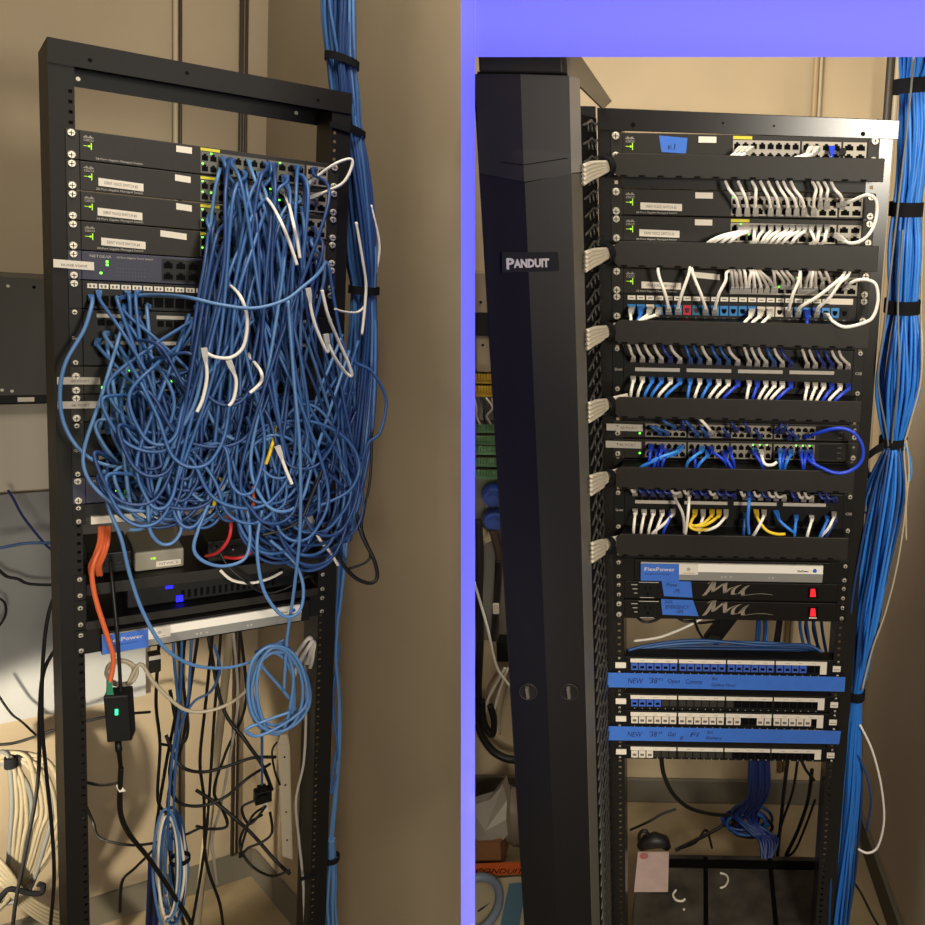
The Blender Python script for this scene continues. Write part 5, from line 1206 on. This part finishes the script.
# the 48-port switches
w = 'in the upper 48-port switch'
for x, dx, m in ((660, 6, SB), (667, 8, SB), (674, 7, SB), (683, 0, DB), (692, 4, SB), (697, 4, SB), (707, 4, SB), (728, 3, DB), (736, 3, DB), (748, 2, DB), (760, 3, DB), (777, -3, DB), (783, -3, DB), (790, -2, DB), (797, 6, DB)):
    y = 427+(x-640)*0.035+rnd.choice((0, 6)); rowcord([(x, y, -0.014), (x-1, y-2, -0.038), (x-dx, y-5, -0.046), (x-dx*1.6, y-8, -0.044)], m, w)
rowcord([(711, 434, -0.014), (709, 429, -0.04), (703, 422, -0.05), (699, 418, -0.046)], CW, w, CG)
w = 'in the lower 48-port switch'
for x, dx, dy, m in ((651, -2, 16, RB3), (657, -3, 16, RB3), (662, -4, 15, RB3), (667, -5, 14, RB3), (681, -30, 14, RB2), (676, -34, 15, RB), (695, 0, 14, RB3), (702, -14, 14, RB2), (708, -10, 14, RB), (711, 14, 13, RB3), (724, 8, 16, RB3), (730, 4, 14, RB3), (754, 8, 15, RB3), (780, 0, 16, RB), (784, -2, 15, RB3), (791, -6, 15, RB), (801, 2, 16, RB3), (806, -2, 16, RB3), (811, 4, 13, RB3)):
    y = 446+(x-640)*0.036+rnd.choice((0, 4)); rowcord([(x, y, -0.014), (x+dx*0.15, y+4, -0.038), (x+dx*0.6, y+dy*0.62, -0.052), (x+dx, y+dy, -0.05), (x+dx*1.15, y+dy+6, -0.036)], m, w)
rowcord([(761, 452, -0.014), (762, 457, -0.04), (765, 464, -0.052), (772, 465, -0.052), (777, 462, -0.05)], CW, w)
cord(R, [(806, 437, -0.014), (815, 434, -0.05), (832, 429, -0.075), (846, 429, -0.08), (857, 436, -0.08), (863, 449, -0.08), (861, 462, -0.08), (850, 471, -0.08), (836, 473, -0.08), (822, 468, -0.075), (811, 462, -0.06), (806, 456, -0.02)], 0.0034, RB3, 'royal blue cord making a big loop off the right end of the 48-port switches', 'network cable', None, 'network_cable', RB3, RB3, sub=9, sides=8)

# white bundles leaving each manager to the left
def bundle(y, idx, where, blue=False):
    sx = (y-167)*0.021
    for i in range(10):
        oy = (i % 5)*3.2-6.4; oz = -0.009*(i//5)
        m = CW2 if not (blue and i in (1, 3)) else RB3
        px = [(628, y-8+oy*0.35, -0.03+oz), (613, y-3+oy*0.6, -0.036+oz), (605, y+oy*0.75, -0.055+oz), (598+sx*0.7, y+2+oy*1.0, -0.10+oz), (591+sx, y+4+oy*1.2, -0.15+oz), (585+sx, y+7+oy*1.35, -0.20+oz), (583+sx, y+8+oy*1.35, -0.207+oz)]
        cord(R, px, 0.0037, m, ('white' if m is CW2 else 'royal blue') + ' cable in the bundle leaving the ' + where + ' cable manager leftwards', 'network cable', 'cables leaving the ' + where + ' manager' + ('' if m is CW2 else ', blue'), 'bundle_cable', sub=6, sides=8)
    c = R.P(606, y-0.5, -0.056); n = 20; mb = MB(); ax = (R.P(612, y-3, -0.036)-R.P(596, y+3, -0.098)).normalized(); u = ax.orthogonal().normalized(); w_ = ax.cross(u)
    for k in range(n):
        a = 2*math.pi*k/n; d = u*math.cos(a)+w_*math.sin(a)
        e = Vector((d.x, d.y*0.75, d.z*1.0))
        for (r_, h_) in ((0.0155, -0.009), (0.0175, -0.009), (0.0175, 0.009), (0.0155, 0.009)): mb.v.append(c+e*r_+ax*h_)
    for k in range(n):
        for q in range(4): mb.face((k*4+q, k*4+(q+1) % 4, ((k+1) % n)*4+(q+1) % 4, ((k+1) % n)*4+q))
    single(R, 'velcro_tie', mb, VEL, 'black strap round the white bundle beside the ' + where + ' cable manager', 'cable tie')
for y, wh, bl in ((167, 'topmost', 0), (254, 'second', 0), (332, 'third', 0), (405, 'fourth', 0), (478, 'fifth', 1), (545, 'lowest', 0)): bundle(y, 0, wh, bl)
cord(R, [(590, 675, -0.13), (598, 673, -0.08), (603, 665, -0.05), (602, 658, -0.055), (597, 653, -0.085)], 0.0036, CW, 'white cable end hooked out of the duct fingers beside the blue-jack panel', 'network cable', sub=8)

# ------------------------------------------------------------------ RIGHT BAY: trunk of blue cables
TX = 0.03
trunk(R, [(938, -200, TX, 24), (920, -10, TX, 23), (917, 57, TX, 20), (913, 84, TX, 15), (913, 130, TX, 18), (910, 175, TX, 16), (906, 209, TX, 15), (904, 250, TX, 18), (902, 306, TX, 16), (900, 340, TX, 21), (897, 385, TX, 24), (894, 420, TX, 17), (893, 445, TX, 11), (891, 480, TX, 11), (886, 520, TX, 12), (877, 570, TX, 12), (867, 620, TX, 12), (859, 670, TX, 10), (856, 694, TX, 7), (851, 735, TX, 11), (848, 780, TX, 13), (845, 820, TX, 13), (840, 860, TX, 14), (834, 900, TX, 14), (832, 950, TX, 14)],
      60, 0.0034, [RB, RB, RB2, RB], 'bright blue cable in the thick strapped trunk beside the tidy rack', 'blue trunk cables beside the tidy rack', 5)
for i, px in enumerate(([(914, 57, TX-0.04), (907, 130, TX-0.03), (893, 250, TX-0.04), (884, 330, TX-0.05), (878, 380, TX-0.045), (886, 430, TX-0.03), (889, 450, TX-0.02)], [(903, 230, TX-0.04), (898, 300, TX-0.04), (899, 370, TX-0.06), (893, 430, TX-0.03), (891, 460, TX-0.02)])):
    cord(R, px, 0.0022, GREYJ, ['grey cable on the left face of the blue trunk', 'grey cable down the middle of the blue trunk'][i], 'network cable', None, 'trunk_cable', sub=8)
cord(R, [(924, 180, TX), (921, 300, TX), (922, 345, TX-0.03), (920, 385, TX-0.03), (908, 430, TX-0.02), (904, 450, TX-0.02), (906, 500, TX-0.02), (898, 560, TX-0.02), (886, 610, TX-0.02), (872, 650, TX-0.02), (862, 690, TX-0.02)], 0.0022, CBE, 'white cable on the right edge of the blue trunk', 'network cable', None, 'trunk_cable', sub=8)
cord(R, [(906, 440, TX-0.02), (909, 470, TX-0.02), (906, 505, TX-0.02), (906, 540, TX-0.01)], 0.0024, CBE, 'thin beige wire dangling at the right of the trunk', 'cable', None, 'wire', sub=8)
cord(R, [(902, 440, TX-0.02), (909, 455, TX-0.02), (911, 475, TX-0.02), (903, 492, TX-0.01)], 0.0024, RB2, 'thin azure wire arcing right below the lowest trunk strap', 'cable', None, 'wire', sub=8)
cord(R, [(860, 725, TX-0.02), (872, 750, TX-0.02), (881, 785, TX-0.02), (884, 820, TX-0.02), (878, 846, TX-0.02), (868, 853, TX-0.02), (858, 849, TX-0.01)], 0.0028, CW, 'white cable bowing out right of the trunk near the floor', 'network cable', None, 'trunk_cable', sub=9)
cord(R, [(858, 755, TX-0.02), (868, 780, TX-0.02), (871, 805, TX-0.01), (866, 832, 0.05)], 0.0026, SB, 'steel blue cable bowing out right of the trunk near the floor', 'network cable', None, 'trunk_cable', sub=9)
for i, (px, m, lab) in enumerate((([(853, 820, 0.05), (852, 860, 0.04), (846, 900, 0.03), (849, 940, 0.02)], CK, 'dark cable hanging right of the trunk foot'), ([(851, 878, 0.05), (862, 895, 0.08), (872, 915, 0.1), (884, 935, 0.1)], CK, 'dark cable slanting from the trunk foot to the right wall'))):
    cord(R, px, 0.003, m, lab, 'cable', None, 'power_cable', sub=8)
for c, r, lab, ti in (((911, 86, TX), 17, 'black strap round the bright blue trunk, highest of four', 0.1), ((906, 209, TX), 16, 'black strap round the bright blue trunk, second from top', 0.0), ((902, 306, TX), 17, 'black strap round the bright blue trunk, third from top', 0.0), ((893, 442, TX), 13, 'black strap with a frayed tail round the bright blue trunk, above its loose part', 0.05), ((856, 694, TX), 8, 'small black strap round the narrow part of the blue trunk by the long tapes', 0.0)):
    tie(R, c, r, lab, h=0.026 if r > 14 else 0.022, tilt=ti, tail=[(884, 446, TX-0.03), (876, 450, TX-0.03), (868, 456, TX-0.02)] if 'tail' in lab else None)
trunk(R, [(893, 448, TX-0.02, 10), (887, 490, TX-0.01, 24), (876, 545, TX-0.01, 25), (864, 610, TX-0.01, 20), (858, 675, TX, 9), (856, 694, TX, 7), (850, 730, TX, 12), (846, 790, TX, 17), (843, 840, TX, 17), (838, 890, TX, 19), (832, 950, TX, 18)],
      26, 0.0031, [RB, SB, CB3, RB], 'loose blue strand fanning out at the lower part of the trunk beside the tidy rack', 'loose lower strands of the blue trunk', 8)
# dark strands between trunk and post
for i in range(16):
    g = random.Random(90+i); y0 = 455+i*9
    px = [(868+g.uniform(-4, 10), y0, 0.08), (872+g.uniform(-6, 10), y0+14, 0.09), (874+g.uniform(-8, 8), y0+40, 0.1), (864+g.uniform(-4, 8)-i*0.8, y0+75, 0.08)]
    cord(R, px, 0.003, [SB, RB, DB, CK][i % 4], [ 'steel blue','bright blue','navy','black'][i % 4] + ' strand tangled between the post and trunk, ' + NUM[i] + ' from the top', 'network cable', None, 'trunk_cable', sub=6)
for i in range(6):
    y0 = 470+i*20
    cord(R, [(862, y0, 0.09), (872, y0+6, 0.08), (880, y0-2, 0.07), (888, y0+4, 0.07)], 0.0022, CK, 'short black wire crossing behind the trunk, ' + NUM[i] + ' from the top', 'cable', None, 'wire', sub=6)
# ------------------------------------------------------------------ RIGHT BAY: behind and below the rack
def rrun(px, m, label, r=0.003, name='power_cable', cat='power cable', sub=9): return cord(R, px, r, m, label, cat, None, name, sub=sub, sides=8)
# loose blue cables lying behind, above the blue-jack panel
for i in range(10):
    g = random.Random(200+i); y = 640+i*1.6
    px = [(628+i*5, 652+g.uniform(-2, 2), 0.02+0.012*i), (655+i*6, y+4, 0.03+0.012*i), (700, y+2+g.uniform(-3, 3), 0.04+0.012*i), (760, y+4+g.uniform(-3, 3), 0.04+0.012*i), (805, y+5, 0.03+0.012*i), (822, y+12, 0.02+0.012*i)]
    rrun(px, [SB, CB, CB3][i % 3], ['steel blue','plain blue','deep blue'][i % 3] + ' cable lying behind the blue-jack panel, ' + NUM[i] + ' from the front', 0.0036, 'network_cable', 'network cable')
for i in range(12):
    g = random.Random(230+i); x = 758+ (i % 3)*4 if i < 6 else 800+(i % 6)*4
    px = [(x+g.uniform(-2, 2), 610, 0.12+0.01*(i % 3)), (x+g.uniform(-3, 4), 630, 0.13+0.01*(i % 3)), (x+(8 if i >= 6 else -2), 662, 0.12)]
    rrun(px, [SB, CB3, RB][i % 3], ['steel blue','deep blue','bright blue'][i % 3] + ' cable dropping behind the rack gap, ' + NUM[i] + ' from the left', 0.0036, 'network_cable', 'network cable')
rrun([(634, 641, 0.06), (660, 637, 0.05), (690, 625, 0.04), (712, 612, 0.05)], CW, 'white cable slanting across the gap under the power conditioners', 0.003, 'network_cable', 'network cable')
t = thing(R, 'power_adapter', R.P(716, 645, 0.1), 'black adapter leaning in the gap under the power conditioners', 'power adapter')
mb = MB(); mb.slab([R.P(703, 642, 0.1), R.P(718, 646, 0.1), R.P(738, 620, 0.1), R.P(724, 614, 0.1)], (0, 0.03, 0)); bev(part('case', mb, BLK2, t), 0.003)
mb = MB(); mb.slab([R.P(707, 640, 0.099), R.P(716, 642, 0.099), R.P(720, 637, 0.099), R.P(711, 635, 0.099)], (0, -0.001, 0)); part('label_plate', mb, GREYB, t)
for i, px in enumerate(([(636, 616, 0.02), (642, 621, 0.01), (648, 622, 0.01), (656, 620, 0.02), (662, 616, 0.03)], [(675, 616, 0.03), (684, 621, 0.02), (693, 621, 0.03), (700, 623, 0.06), (716, 621, 0.1)], [(694, 618, 0.03), (698, 630, 0.04), (704, 640, 0.08)])):
    rrun(px, CK, ['black cord sagging below the lower conditioner, leftmost', 'black cord sagging below the lower conditioner, reaching the leaning adapter', 'black cord dropping beside the leaning adapter'][i], 0.003)
mb = MB(); a = R.P(776, 628, 0.16); mb.slab([R.P(771, 660, 0.16), R.P(778, 660, 0.16), R.P(784, 612, 0.16), R.P(778, 612, 0.16)], (0, 0.004, 0)); single(R, 'velcro_strap', mb, VEL, 'black strap hanging behind the gap under the conditioners', 'cable tie')
# below the lowest panel
rrun([(661, 754, 0.03), (664, 775, 0.05), (674, 795, 0.1), (690, 808, 0.2), (712, 814, 0.3), (730, 815, 0.35)], CK, 'thick black cord curving from the lowest panel to the blue heap', 0.005)
for i in range(14):
    g = random.Random(260+i); x = 750+(i % 7)*3
    px = [(x, 756, 0.06), (x+g.uniform(-1, 1), 785, 0.15), (x-4+g.uniform(-4, 4), 800, 0.25), (x-14+g.uniform(-10, 8), 815+g.uniform(-4, 4), 0.36), (x-2+g.uniform(-8, 10), 832, 0.36), (x+10, 842, 0.34), (765+g.uniform(-3, 5), 868, 0.3)]
    rrun(px, [DB, CB3, DB][i % 3], ['navy','deep blue','navy'][i % 3] + ' cable in the dark heap under the lowest panel, ' + NUM[i] + ' from the left', 0.0042, 'network_cable', 'network cable')
for i in range(6):
    g = random.Random(280+i)
    coil(R, 750+g.uniform(-8, 8), 822+g.uniform(-5, 5), 22-i, 11, 0.38+0.012*i, 1.6, [SB, DB, CK][i % 3], ['steel blue','navy','black'][i % 3] + ' loop in the heap behind the battery box, ' + NUM[i] + ' from the front', 0.0045, 300+i, st=0.5*i)
for i, px in enumerate(([(788, 757, 0.05), (784, 790, 0.2), (780, 830, 0.35), (776, 870, 0.4)], [(798, 757, 0.05), (793, 790, 0.2), (783, 820, 0.3), (777, 840, 0.36)], [(812, 770, 0.1), (808, 800, 0.2), (798, 830, 0.28), (786, 855, 0.32)], [(800, 757, 0.05), (806, 770, 0.06), (814, 780, 0.08)], [(676, 850, 0.3), (700, 838, 0.36), (722, 826, 0.4), (735, 816, 0.42)], [(682, 848, 0.3), (696, 842, 0.36), (706, 830, 0.4), (712, 848, 0.4)], [(630, 830, 0.5), (648, 822, 0.5), (662, 814, 0.52), (676, 809, 0.53)], [(815, 800, 0.3), (806, 825, 0.34), (795, 850, 0.36), (784, 858, 0.36)])):
    rrun(px, CK, 'black cord behind the battery box, ' + ['the straight one nearest the blue heap', 'the one joining the blue heap from above', 'the one beside the right post', 'a short one under the lowest panel', 'a thick one curving to the heap', 'a thin one bent on the floor', 'a straight one lying at the far left', 'a bent one at the far right'][i], 0.005 if i in (0, 2, 4) else 0.0035)
# battery box on the floor
BOXM = mat('dusty_black_lid', (62, 57, 48), 0.65, noise=0.8, nscale=14)
zt = FLOOR+0.24
A = R.onz(638, 853, zt); B = R.onz(826, 858, zt); Cc = R.onz(842, 960, zt); Dd = R.onz(629, 960, zt)
y0, y1 = Dd.y, A.y; x0, x1 = A.x, B.x
t = thing(R, 'battery_box', ((x0+x1)/2, (y0+y1)/2, FLOOR), 'dusty black battery box on the floor between the rack posts', 'battery box')
mb = MB(); mb.box(x0+0.006, x1-0.006, y0+0.006, y1-0.006, FLOOR+0.001, zt-0.03); bev(part('case', mb, BLK2, t), 0.006)
mb = MB(); mb.box(x0, x1, y0, y1, zt-0.03, zt); bev(part('lid', mb, BOXM, t), 0.006)
mb = MB()
for f in (0.36, 0.7): mb.box(x0+(x1-x0)*f-0.006, x0+(x1-x0)*f+0.006, y0+0.01, y1-0.01, zt-0.0005, zt+0.0012)
mb.box(x0+0.02, x1-0.02, y1-0.05, y1-0.02, zt-0.0005, zt+0.0015); part('groove', mb, VOID, t)
q = [R.onz(*p, zt+0.0035) for p in ((634, 892), (668, 892), (669, 852), (638, 852))]
mb = MB(); mb.slab(q, (0,0,0.0008)); nt_ = thing(R, 'paper_note', q[0], 'creased pinkish paper note lying on the battery box', 'paper'); part('sheet', mb, mat('pink_paper', (214, 186, 176), 0.8, noise=0.1, nscale=25), nt_)
mb = MB(); a = R.onz(644, 856, zt+0.0045); mb.cyl(a, (0,0,1), 0.012, 0.0006, 14)
part('stamp', mb, mat('red_stamp', (190, 120, 112), 0.8), nt_)
for i, pts in enumerate((((676, 890), (673, 895), (676, 900), (682, 901), (685, 899)), ((720, 873), (726, 875), (728, 880), (725, 886), (720, 888)))):
    P_ = [R.onz(*p, zt+0.004) for p in pts]; mb = MB(); mb.tube(spline(P_, 6), 0.003, 6); single(R, 'tie_scrap', mb, PAPER, ['curled white scrap on the battery box nearest the paper note', 'curled white scrap in the middle of the battery box'][i], 'scrap')
mb = MB(); mb.cyl(R.onz(684, 910, zt+0.0015), (0,0,1), 0.003, 0.003, 8); single(R, 'plastic_crumb', mb, PAPER, 'tiny white crumb on the battery box below the curled scraps', 'scrap')
# black plug heap behind the box
t = thing(R, 'power_plug', R.onz(652, 846, FLOOR+0.24), 'black plug with a curled cord on top of the battery box beside the paper note', 'plug')
a = R.P(643, 843, y1+0.03); mb = MB()
mb.tube([R.P(640, 847, y1+0.02), R.P(646, 842, y1+0.02), R.P(655, 840, y1+0.02), R.P(664, 842, y1+0.02), R.P(668, 848, y1+0.02)], [0.012, 0.02, 0.022, 0.018, 0.01], 10); part('body', mb, CK, t)
mb = MB(); mb.tube(spline([R.P(641, 846, y1+0.02), R.P(639, 838, y1+0.02), R.P(641, 832, y1+0.02), R.P(646, 831, y1+0.02), R.P(648, 836, y1+0.02)], 6), 0.005, 8); part('cord_curl', mb, CK, t)
# ---- far left: wall gear seen beside the duct
WB = mat('wall_board_grey', (120, 112, 98), 0.7)
def rw(x, y, off=0.0): return R.P(x, y, RY-off)
def rwbox(bay, name, x0, y0, x1, y1, off, dep, m, label, cat, bv=0.002):
    a, b = rw(x0, y1, off+dep), rw(x1, y0, off+dep)
    mb = MB(); mb.box(a.x, b.x, a.y, a.y+dep, a.z, b.z); return bev(single(R, name, mb, m, label, cat), bv)
TANB = mat('tan_box', (158, 140, 112), 0.6)
t_ = rwbox(R, 'service_panel', 477, 274, 530, 372, 0.002, 0.05, TANB, 'tan service panel on the wall left of the tall duct', 'service panel')
a = rw(489, 325, 0.054); mb = MB(); mb.box(a.x-0.06, a.x+0.04, a.y-0.004, a.y, a.z-0.03, a.z+0.035); part('door_plate', mb, GREYB, t_)
for x, y in ((481, 302), (483, 345)):
    mb = MB(); mb.cyl(rw(x, y, 0.053), (0,-1,0), 0.004, 0.003, 10); part('screw', mb, BLK2, t_)
mb = MB(); p = rw(500, 540, 0.006); a, b = rw(476, 640, 0.008), rw(535, 372, 0.008); mb.box(a.x, b.x, a.y, a.y+0.006, a.z, b.z); single(R, 'backboard', mb, WB, 'grey mounting board on the wall left of the tall duct', 'backboard')
PGR = mat('green_terminal', (92, 128, 88), 0.6); PYE = mat('yellow_terminal', (196, 156, 40), 0.6); PBR = mat('brown_wiring', (70, 54, 40), 0.7)
def block(y0, y1, m, label):
    a, b = rw(476, y1, 0.045), rw(533, y0, 0.045); t = thing(R, 'terminal_block', (a.x, a.y, a.z), label, 'terminal block')
    mb = MB(); mb.box(a.x, b.x, a.y, a.y+0.03, a.z, b.z); part('base', mb, PBR, t)
    n = 20; mb = MB(); zc = (a.z+b.z)/2
    for i in range(n):
        xx = a.x+(b.x-a.x)*i/n; mb.box(xx, xx+(b.x-a.x)/n*0.7, a.y-0.008, a.y, zc-0.004, b.z-0.002)
    part('contact_row', mb, m, t)
    mb = MB(); mb.box(a.x, b.x, a.y-0.005, a.y, a.z, zc-0.006); part('strip', mb, m, t)
block(374, 383, PYE, 'yellow terminal block, highest beside the duct')
block(386, 396, PYE, 'second yellow terminal block beside the duct')
for i, y in enumerate((424, 436, 446, 458, 470)): block(y, y+8, PGR, 'green terminal block beside the duct, ' + NUM[i] + ' from the top')
for i in range(8):
    g = random.Random(400+i)
    cord(R, [(474+i*6, 398, 0.76), (478+i*6+g.uniform(-4, 4), 408, 0.75), (477+i*6+g.uniform(-3, 6), 416, 0.75), (480+i*5.5, 424, 0.76)], 0.003, [CBE, CK, CG][i % 3], [ 'beige','black','grey'][i % 3] + ' jumper between yellow and green terminal blocks, ' + NUM[i] + ' from the left', 'wire', None, 'wire', sub=6)
for i, (x, y, lab) in enumerate(((493, 494, 'upper'), (494, 517, 'lower'))):
    c = rw(x, y, 0.05); mb = MB(); mb.cyl(c, (0.2,-1,0.1), 0.034, 0.05, 14, 0, 0.026); mb.cyl(c+Vector((0.01,-0.05,0.005)), (0.2,-1,0.1), 0.016, 0.012, 12); single(R, 'wire_connector', mb, mat('connector_blue', (30, 62, 138), 0.5), lab + ' of two blue round connectors left of the duct', 'connector')
mb, z = MB(), 0
a, b = rw(487, 512, 0.02), rw(502, 504, 0.02); mb.box(a.x, b.x, a.y-0.01, a.y, a.z, b.z); single(R, 'wall_plate', mb, JW, 'pale wall plate between the two blue connectors', 'wall plate')
for i, (p, q) in enumerate((((477, 527), (483, 535)), ((483, 541), (492, 534)))):
    mb = MB(); mb.tube([rw(p[0]-2, p[1], 0.07), rw(q[0]+2, q[1], 0.07)], 0.014, 10); single(R, 'splice_tube', mb, mat('cream_tube', (196, 176, 132), 0.6), ['left', 'right'][i] + ' cream splice tube hanging below the blue connectors', 'splice')
for i, (px, m, r, lab) in enumerate((
  ([(478, 520, .7), (480, 560, .7), (479, 600, .7), (480, 640, .7), (478, 690, .7), (480, 720, .7)], CK, 0.012, 'thick dark cable hanging against the divider, left of the duct'),
  ([(492, 530, .72), (499, 560, .72), (497, 600, .72), (495, 640, .72)], PBR, 0.010, 'brown sleeved cable hanging left of the duct'),
  ([(498, 560, .71), (497, 590, .71), (495, 615, .71), (493, 640, .71)], CK, 0.009, 'short black cable with a white band left of the duct'),
  ([(474, 582, .68), (481, 605, .68), (488, 630, .68), (496, 665, .68), (505, 680, .68), (518, 695, .68)], CW, 0.004, 'white cable wandering down to the lower end of the black box'),
  ([(505, 668, .7), (496, 684, .7), (488, 700, .7), (484, 720, .7)], CW, 0.004, 'white cable fanning out under the black box, nearest the divider'),
  ([(508, 668, .7), (500, 690, .7), (494, 712, .7), (492, 730, .7)], CW, 0.004, 'white cable fanning out under the black box, second from the divider'),
  ([(512, 668, .7), (508, 690, .7), (503, 712, .7), (500, 734, .7)], CBE, 0.004, 'beige cable fanning out under the black box'),
  ([(476, 690, .7), (478, 725, .7), (490, 748, .7), (505, 758, .7), (520, 760, .7)], CK, 0.012, 'dark cable looped low on the wall left of the duct'),
  ([(482, 700, .69), (484, 722, .69), (492, 735, .69), (494, 720, .69), (490, 705, .69)], CK, 0.010, 'black cable knotted above the crumpled paper'))):
    cord(R, px, r, m, lab, 'cable', None, 'wall_cable', sub=8, sides=9)
mb = MB(); a, b = rw(494, 612, 0.135), rw(499, 603, 0.135); mb.box(a.x, b.x, a.y-0.012, a.y, a.z, b.z); single(R, 'cable_tag', mb, PAPER, 'white band on the short black cable left of the duct', 'tag')
rwbox(R, 'junction_box', 497, 643, 515, 662, 0.01, 0.05, BLK2, 'small black box on the wall left of the duct', 'junction box')
# crumpled paper, carton, orange tape on the floor
g = random.Random(77)
def floorq(pts, z, h, name, m, label, cat):
    mb = MB(); mb.poly([R.onz(*p, z) for p in pts][::-1], (0,0,h)); return single(R, name, mb, m, label, cat)
zf = FLOOR+0.10
mb = MB(); outl = [(470, 806), (490, 800), (503, 784), (507, 800), (506, 820), (508, 835), (494, 848), (470, 852)]
cpt = R.P(490, 822, 0.55); ring = [R.P(x, y, 0.50+0.05*g.random()) for x, y in outl]
mb.v = ring + [cpt + Vector((0, -0.06, 0.02))] + [p + Vector((0, 0.05, -0.01)) for p in ring] + [cpt + Vector((0, 0.10, 0))]
n_ = len(ring)
for i in range(n_):
    j = (i+1) % n_; mb.face((i, j, n_)); mb.face((n_+1+j, n_+1+i, 2*n_+1)); mb.face((i, n_+1+i, n_+1+j, j))
single(R, 'crumpled_paper', mb, mat('crumpled_white', (168, 160, 148), 0.85), 'crumpled white paper on the floor left of the duct', 'paper')
a, b = R.P(470, 862, 0.5), R.P(500, 843, 0.5); mb = MB(); mb.box(a.x, b.x, 0.5, 0.6, FLOOR+0.001, b.z); single(R, 'carton', mb, mat('brown_carton', (128, 86, 50), 0.8), 'brown carton under the crumpled paper left of the duct', 'carton')
mb = MB(); c = R.P(515, 822, 0.62); 
for i in range(7):
    for j in range(12):
        th, ph = math.pi*(i+0.0)/6, 2*math.pi*j/12; rr = 0.085*(1+0.12*math.sin(3*ph+i)); mb.v.append(Vector((c.x+rr*math.sin(th)*math.cos(ph), c.y+rr*0.8*math.sin(th)*math.sin(ph), FLOOR+0.1+rr*1.1*math.cos(th))))
for i in range(6):
    for j in range(12): mb.face((i*12+j, (i+1)*12+j, (i+1)*12+(j+1) % 12, i*12+(j+1) % 12), 0, True)
single(R, 'plastic_bag', mb, mat('dull_plastic_bag', (120, 108, 90), 0.5), 'dull rumpled plastic bag on the floor beside the duct foot', 'bag')
zo = FLOOR+0.06
q = [R.onz(*p, zo) for p in ((470, 876), (524, 874), (524, 862), (470, 864))]
t = thing(R, 'orange_tape', q[0], 'strip of orange tape with black handwriting near the duct foot', 'tape'); mb = MB(); mb.slab(q, (0,0,0.001)); part('strip', mb, mat('orange_tape_paint', (198, 90, 34), 0.6), t)
part('lettering', text_mb('CONDUITS', 0.026, R.onz(474, 873, zo+0.0015), right=(1,0,0), up=(0,1,0), shear=0.2, width=0.15), VOID, t)
mb = MB(); lo = [R.onz(*p, zo-0.003) for p in ((470, 880), (526, 876), (526, 960), (470, 960))]; mb.slab(lo, (0,0,-0.055)); single(R, 'flat_carton', mb, mat('pale_carton', (176, 164, 136), 0.8), 'flat pale carton lying under the orange tape', 'carton')
mb = MB(); mb.slab([R.onz(*p, zo-0.0012) for p in ((496, 945), (516, 945), (527, 882), (509, 884))], (0,0,0.0008)); single(R, 'blue_card', mb, mat('teal_card', (78, 112, 132), 0.7), 'grey-blue card lying on the flat pale carton', 'card')
cord(R, [(478, 912, .3), (490, 904, .33), (506, 894, .37), (521, 880, .42)], 0.004, CK, 'thin black stick lying across the flat carton', 'stick', None, 'thin_stick', sub=6)
c = R.onz(473, 905, zo+0.01); mb = MB(); ringp = [c + Vector((0.07*math.cos(k*0.2618), 0.1*math.sin(k*0.2618), 0)) for k in range(25)]; mb.tube(ringp, 0.012, 8, 0, False); single(R, 'tape_roll', mb, mat('tape_roll_grey', (120, 132, 150), 0.5), 'pale ring-shaped roll lying near the divider foot', 'tape roll')
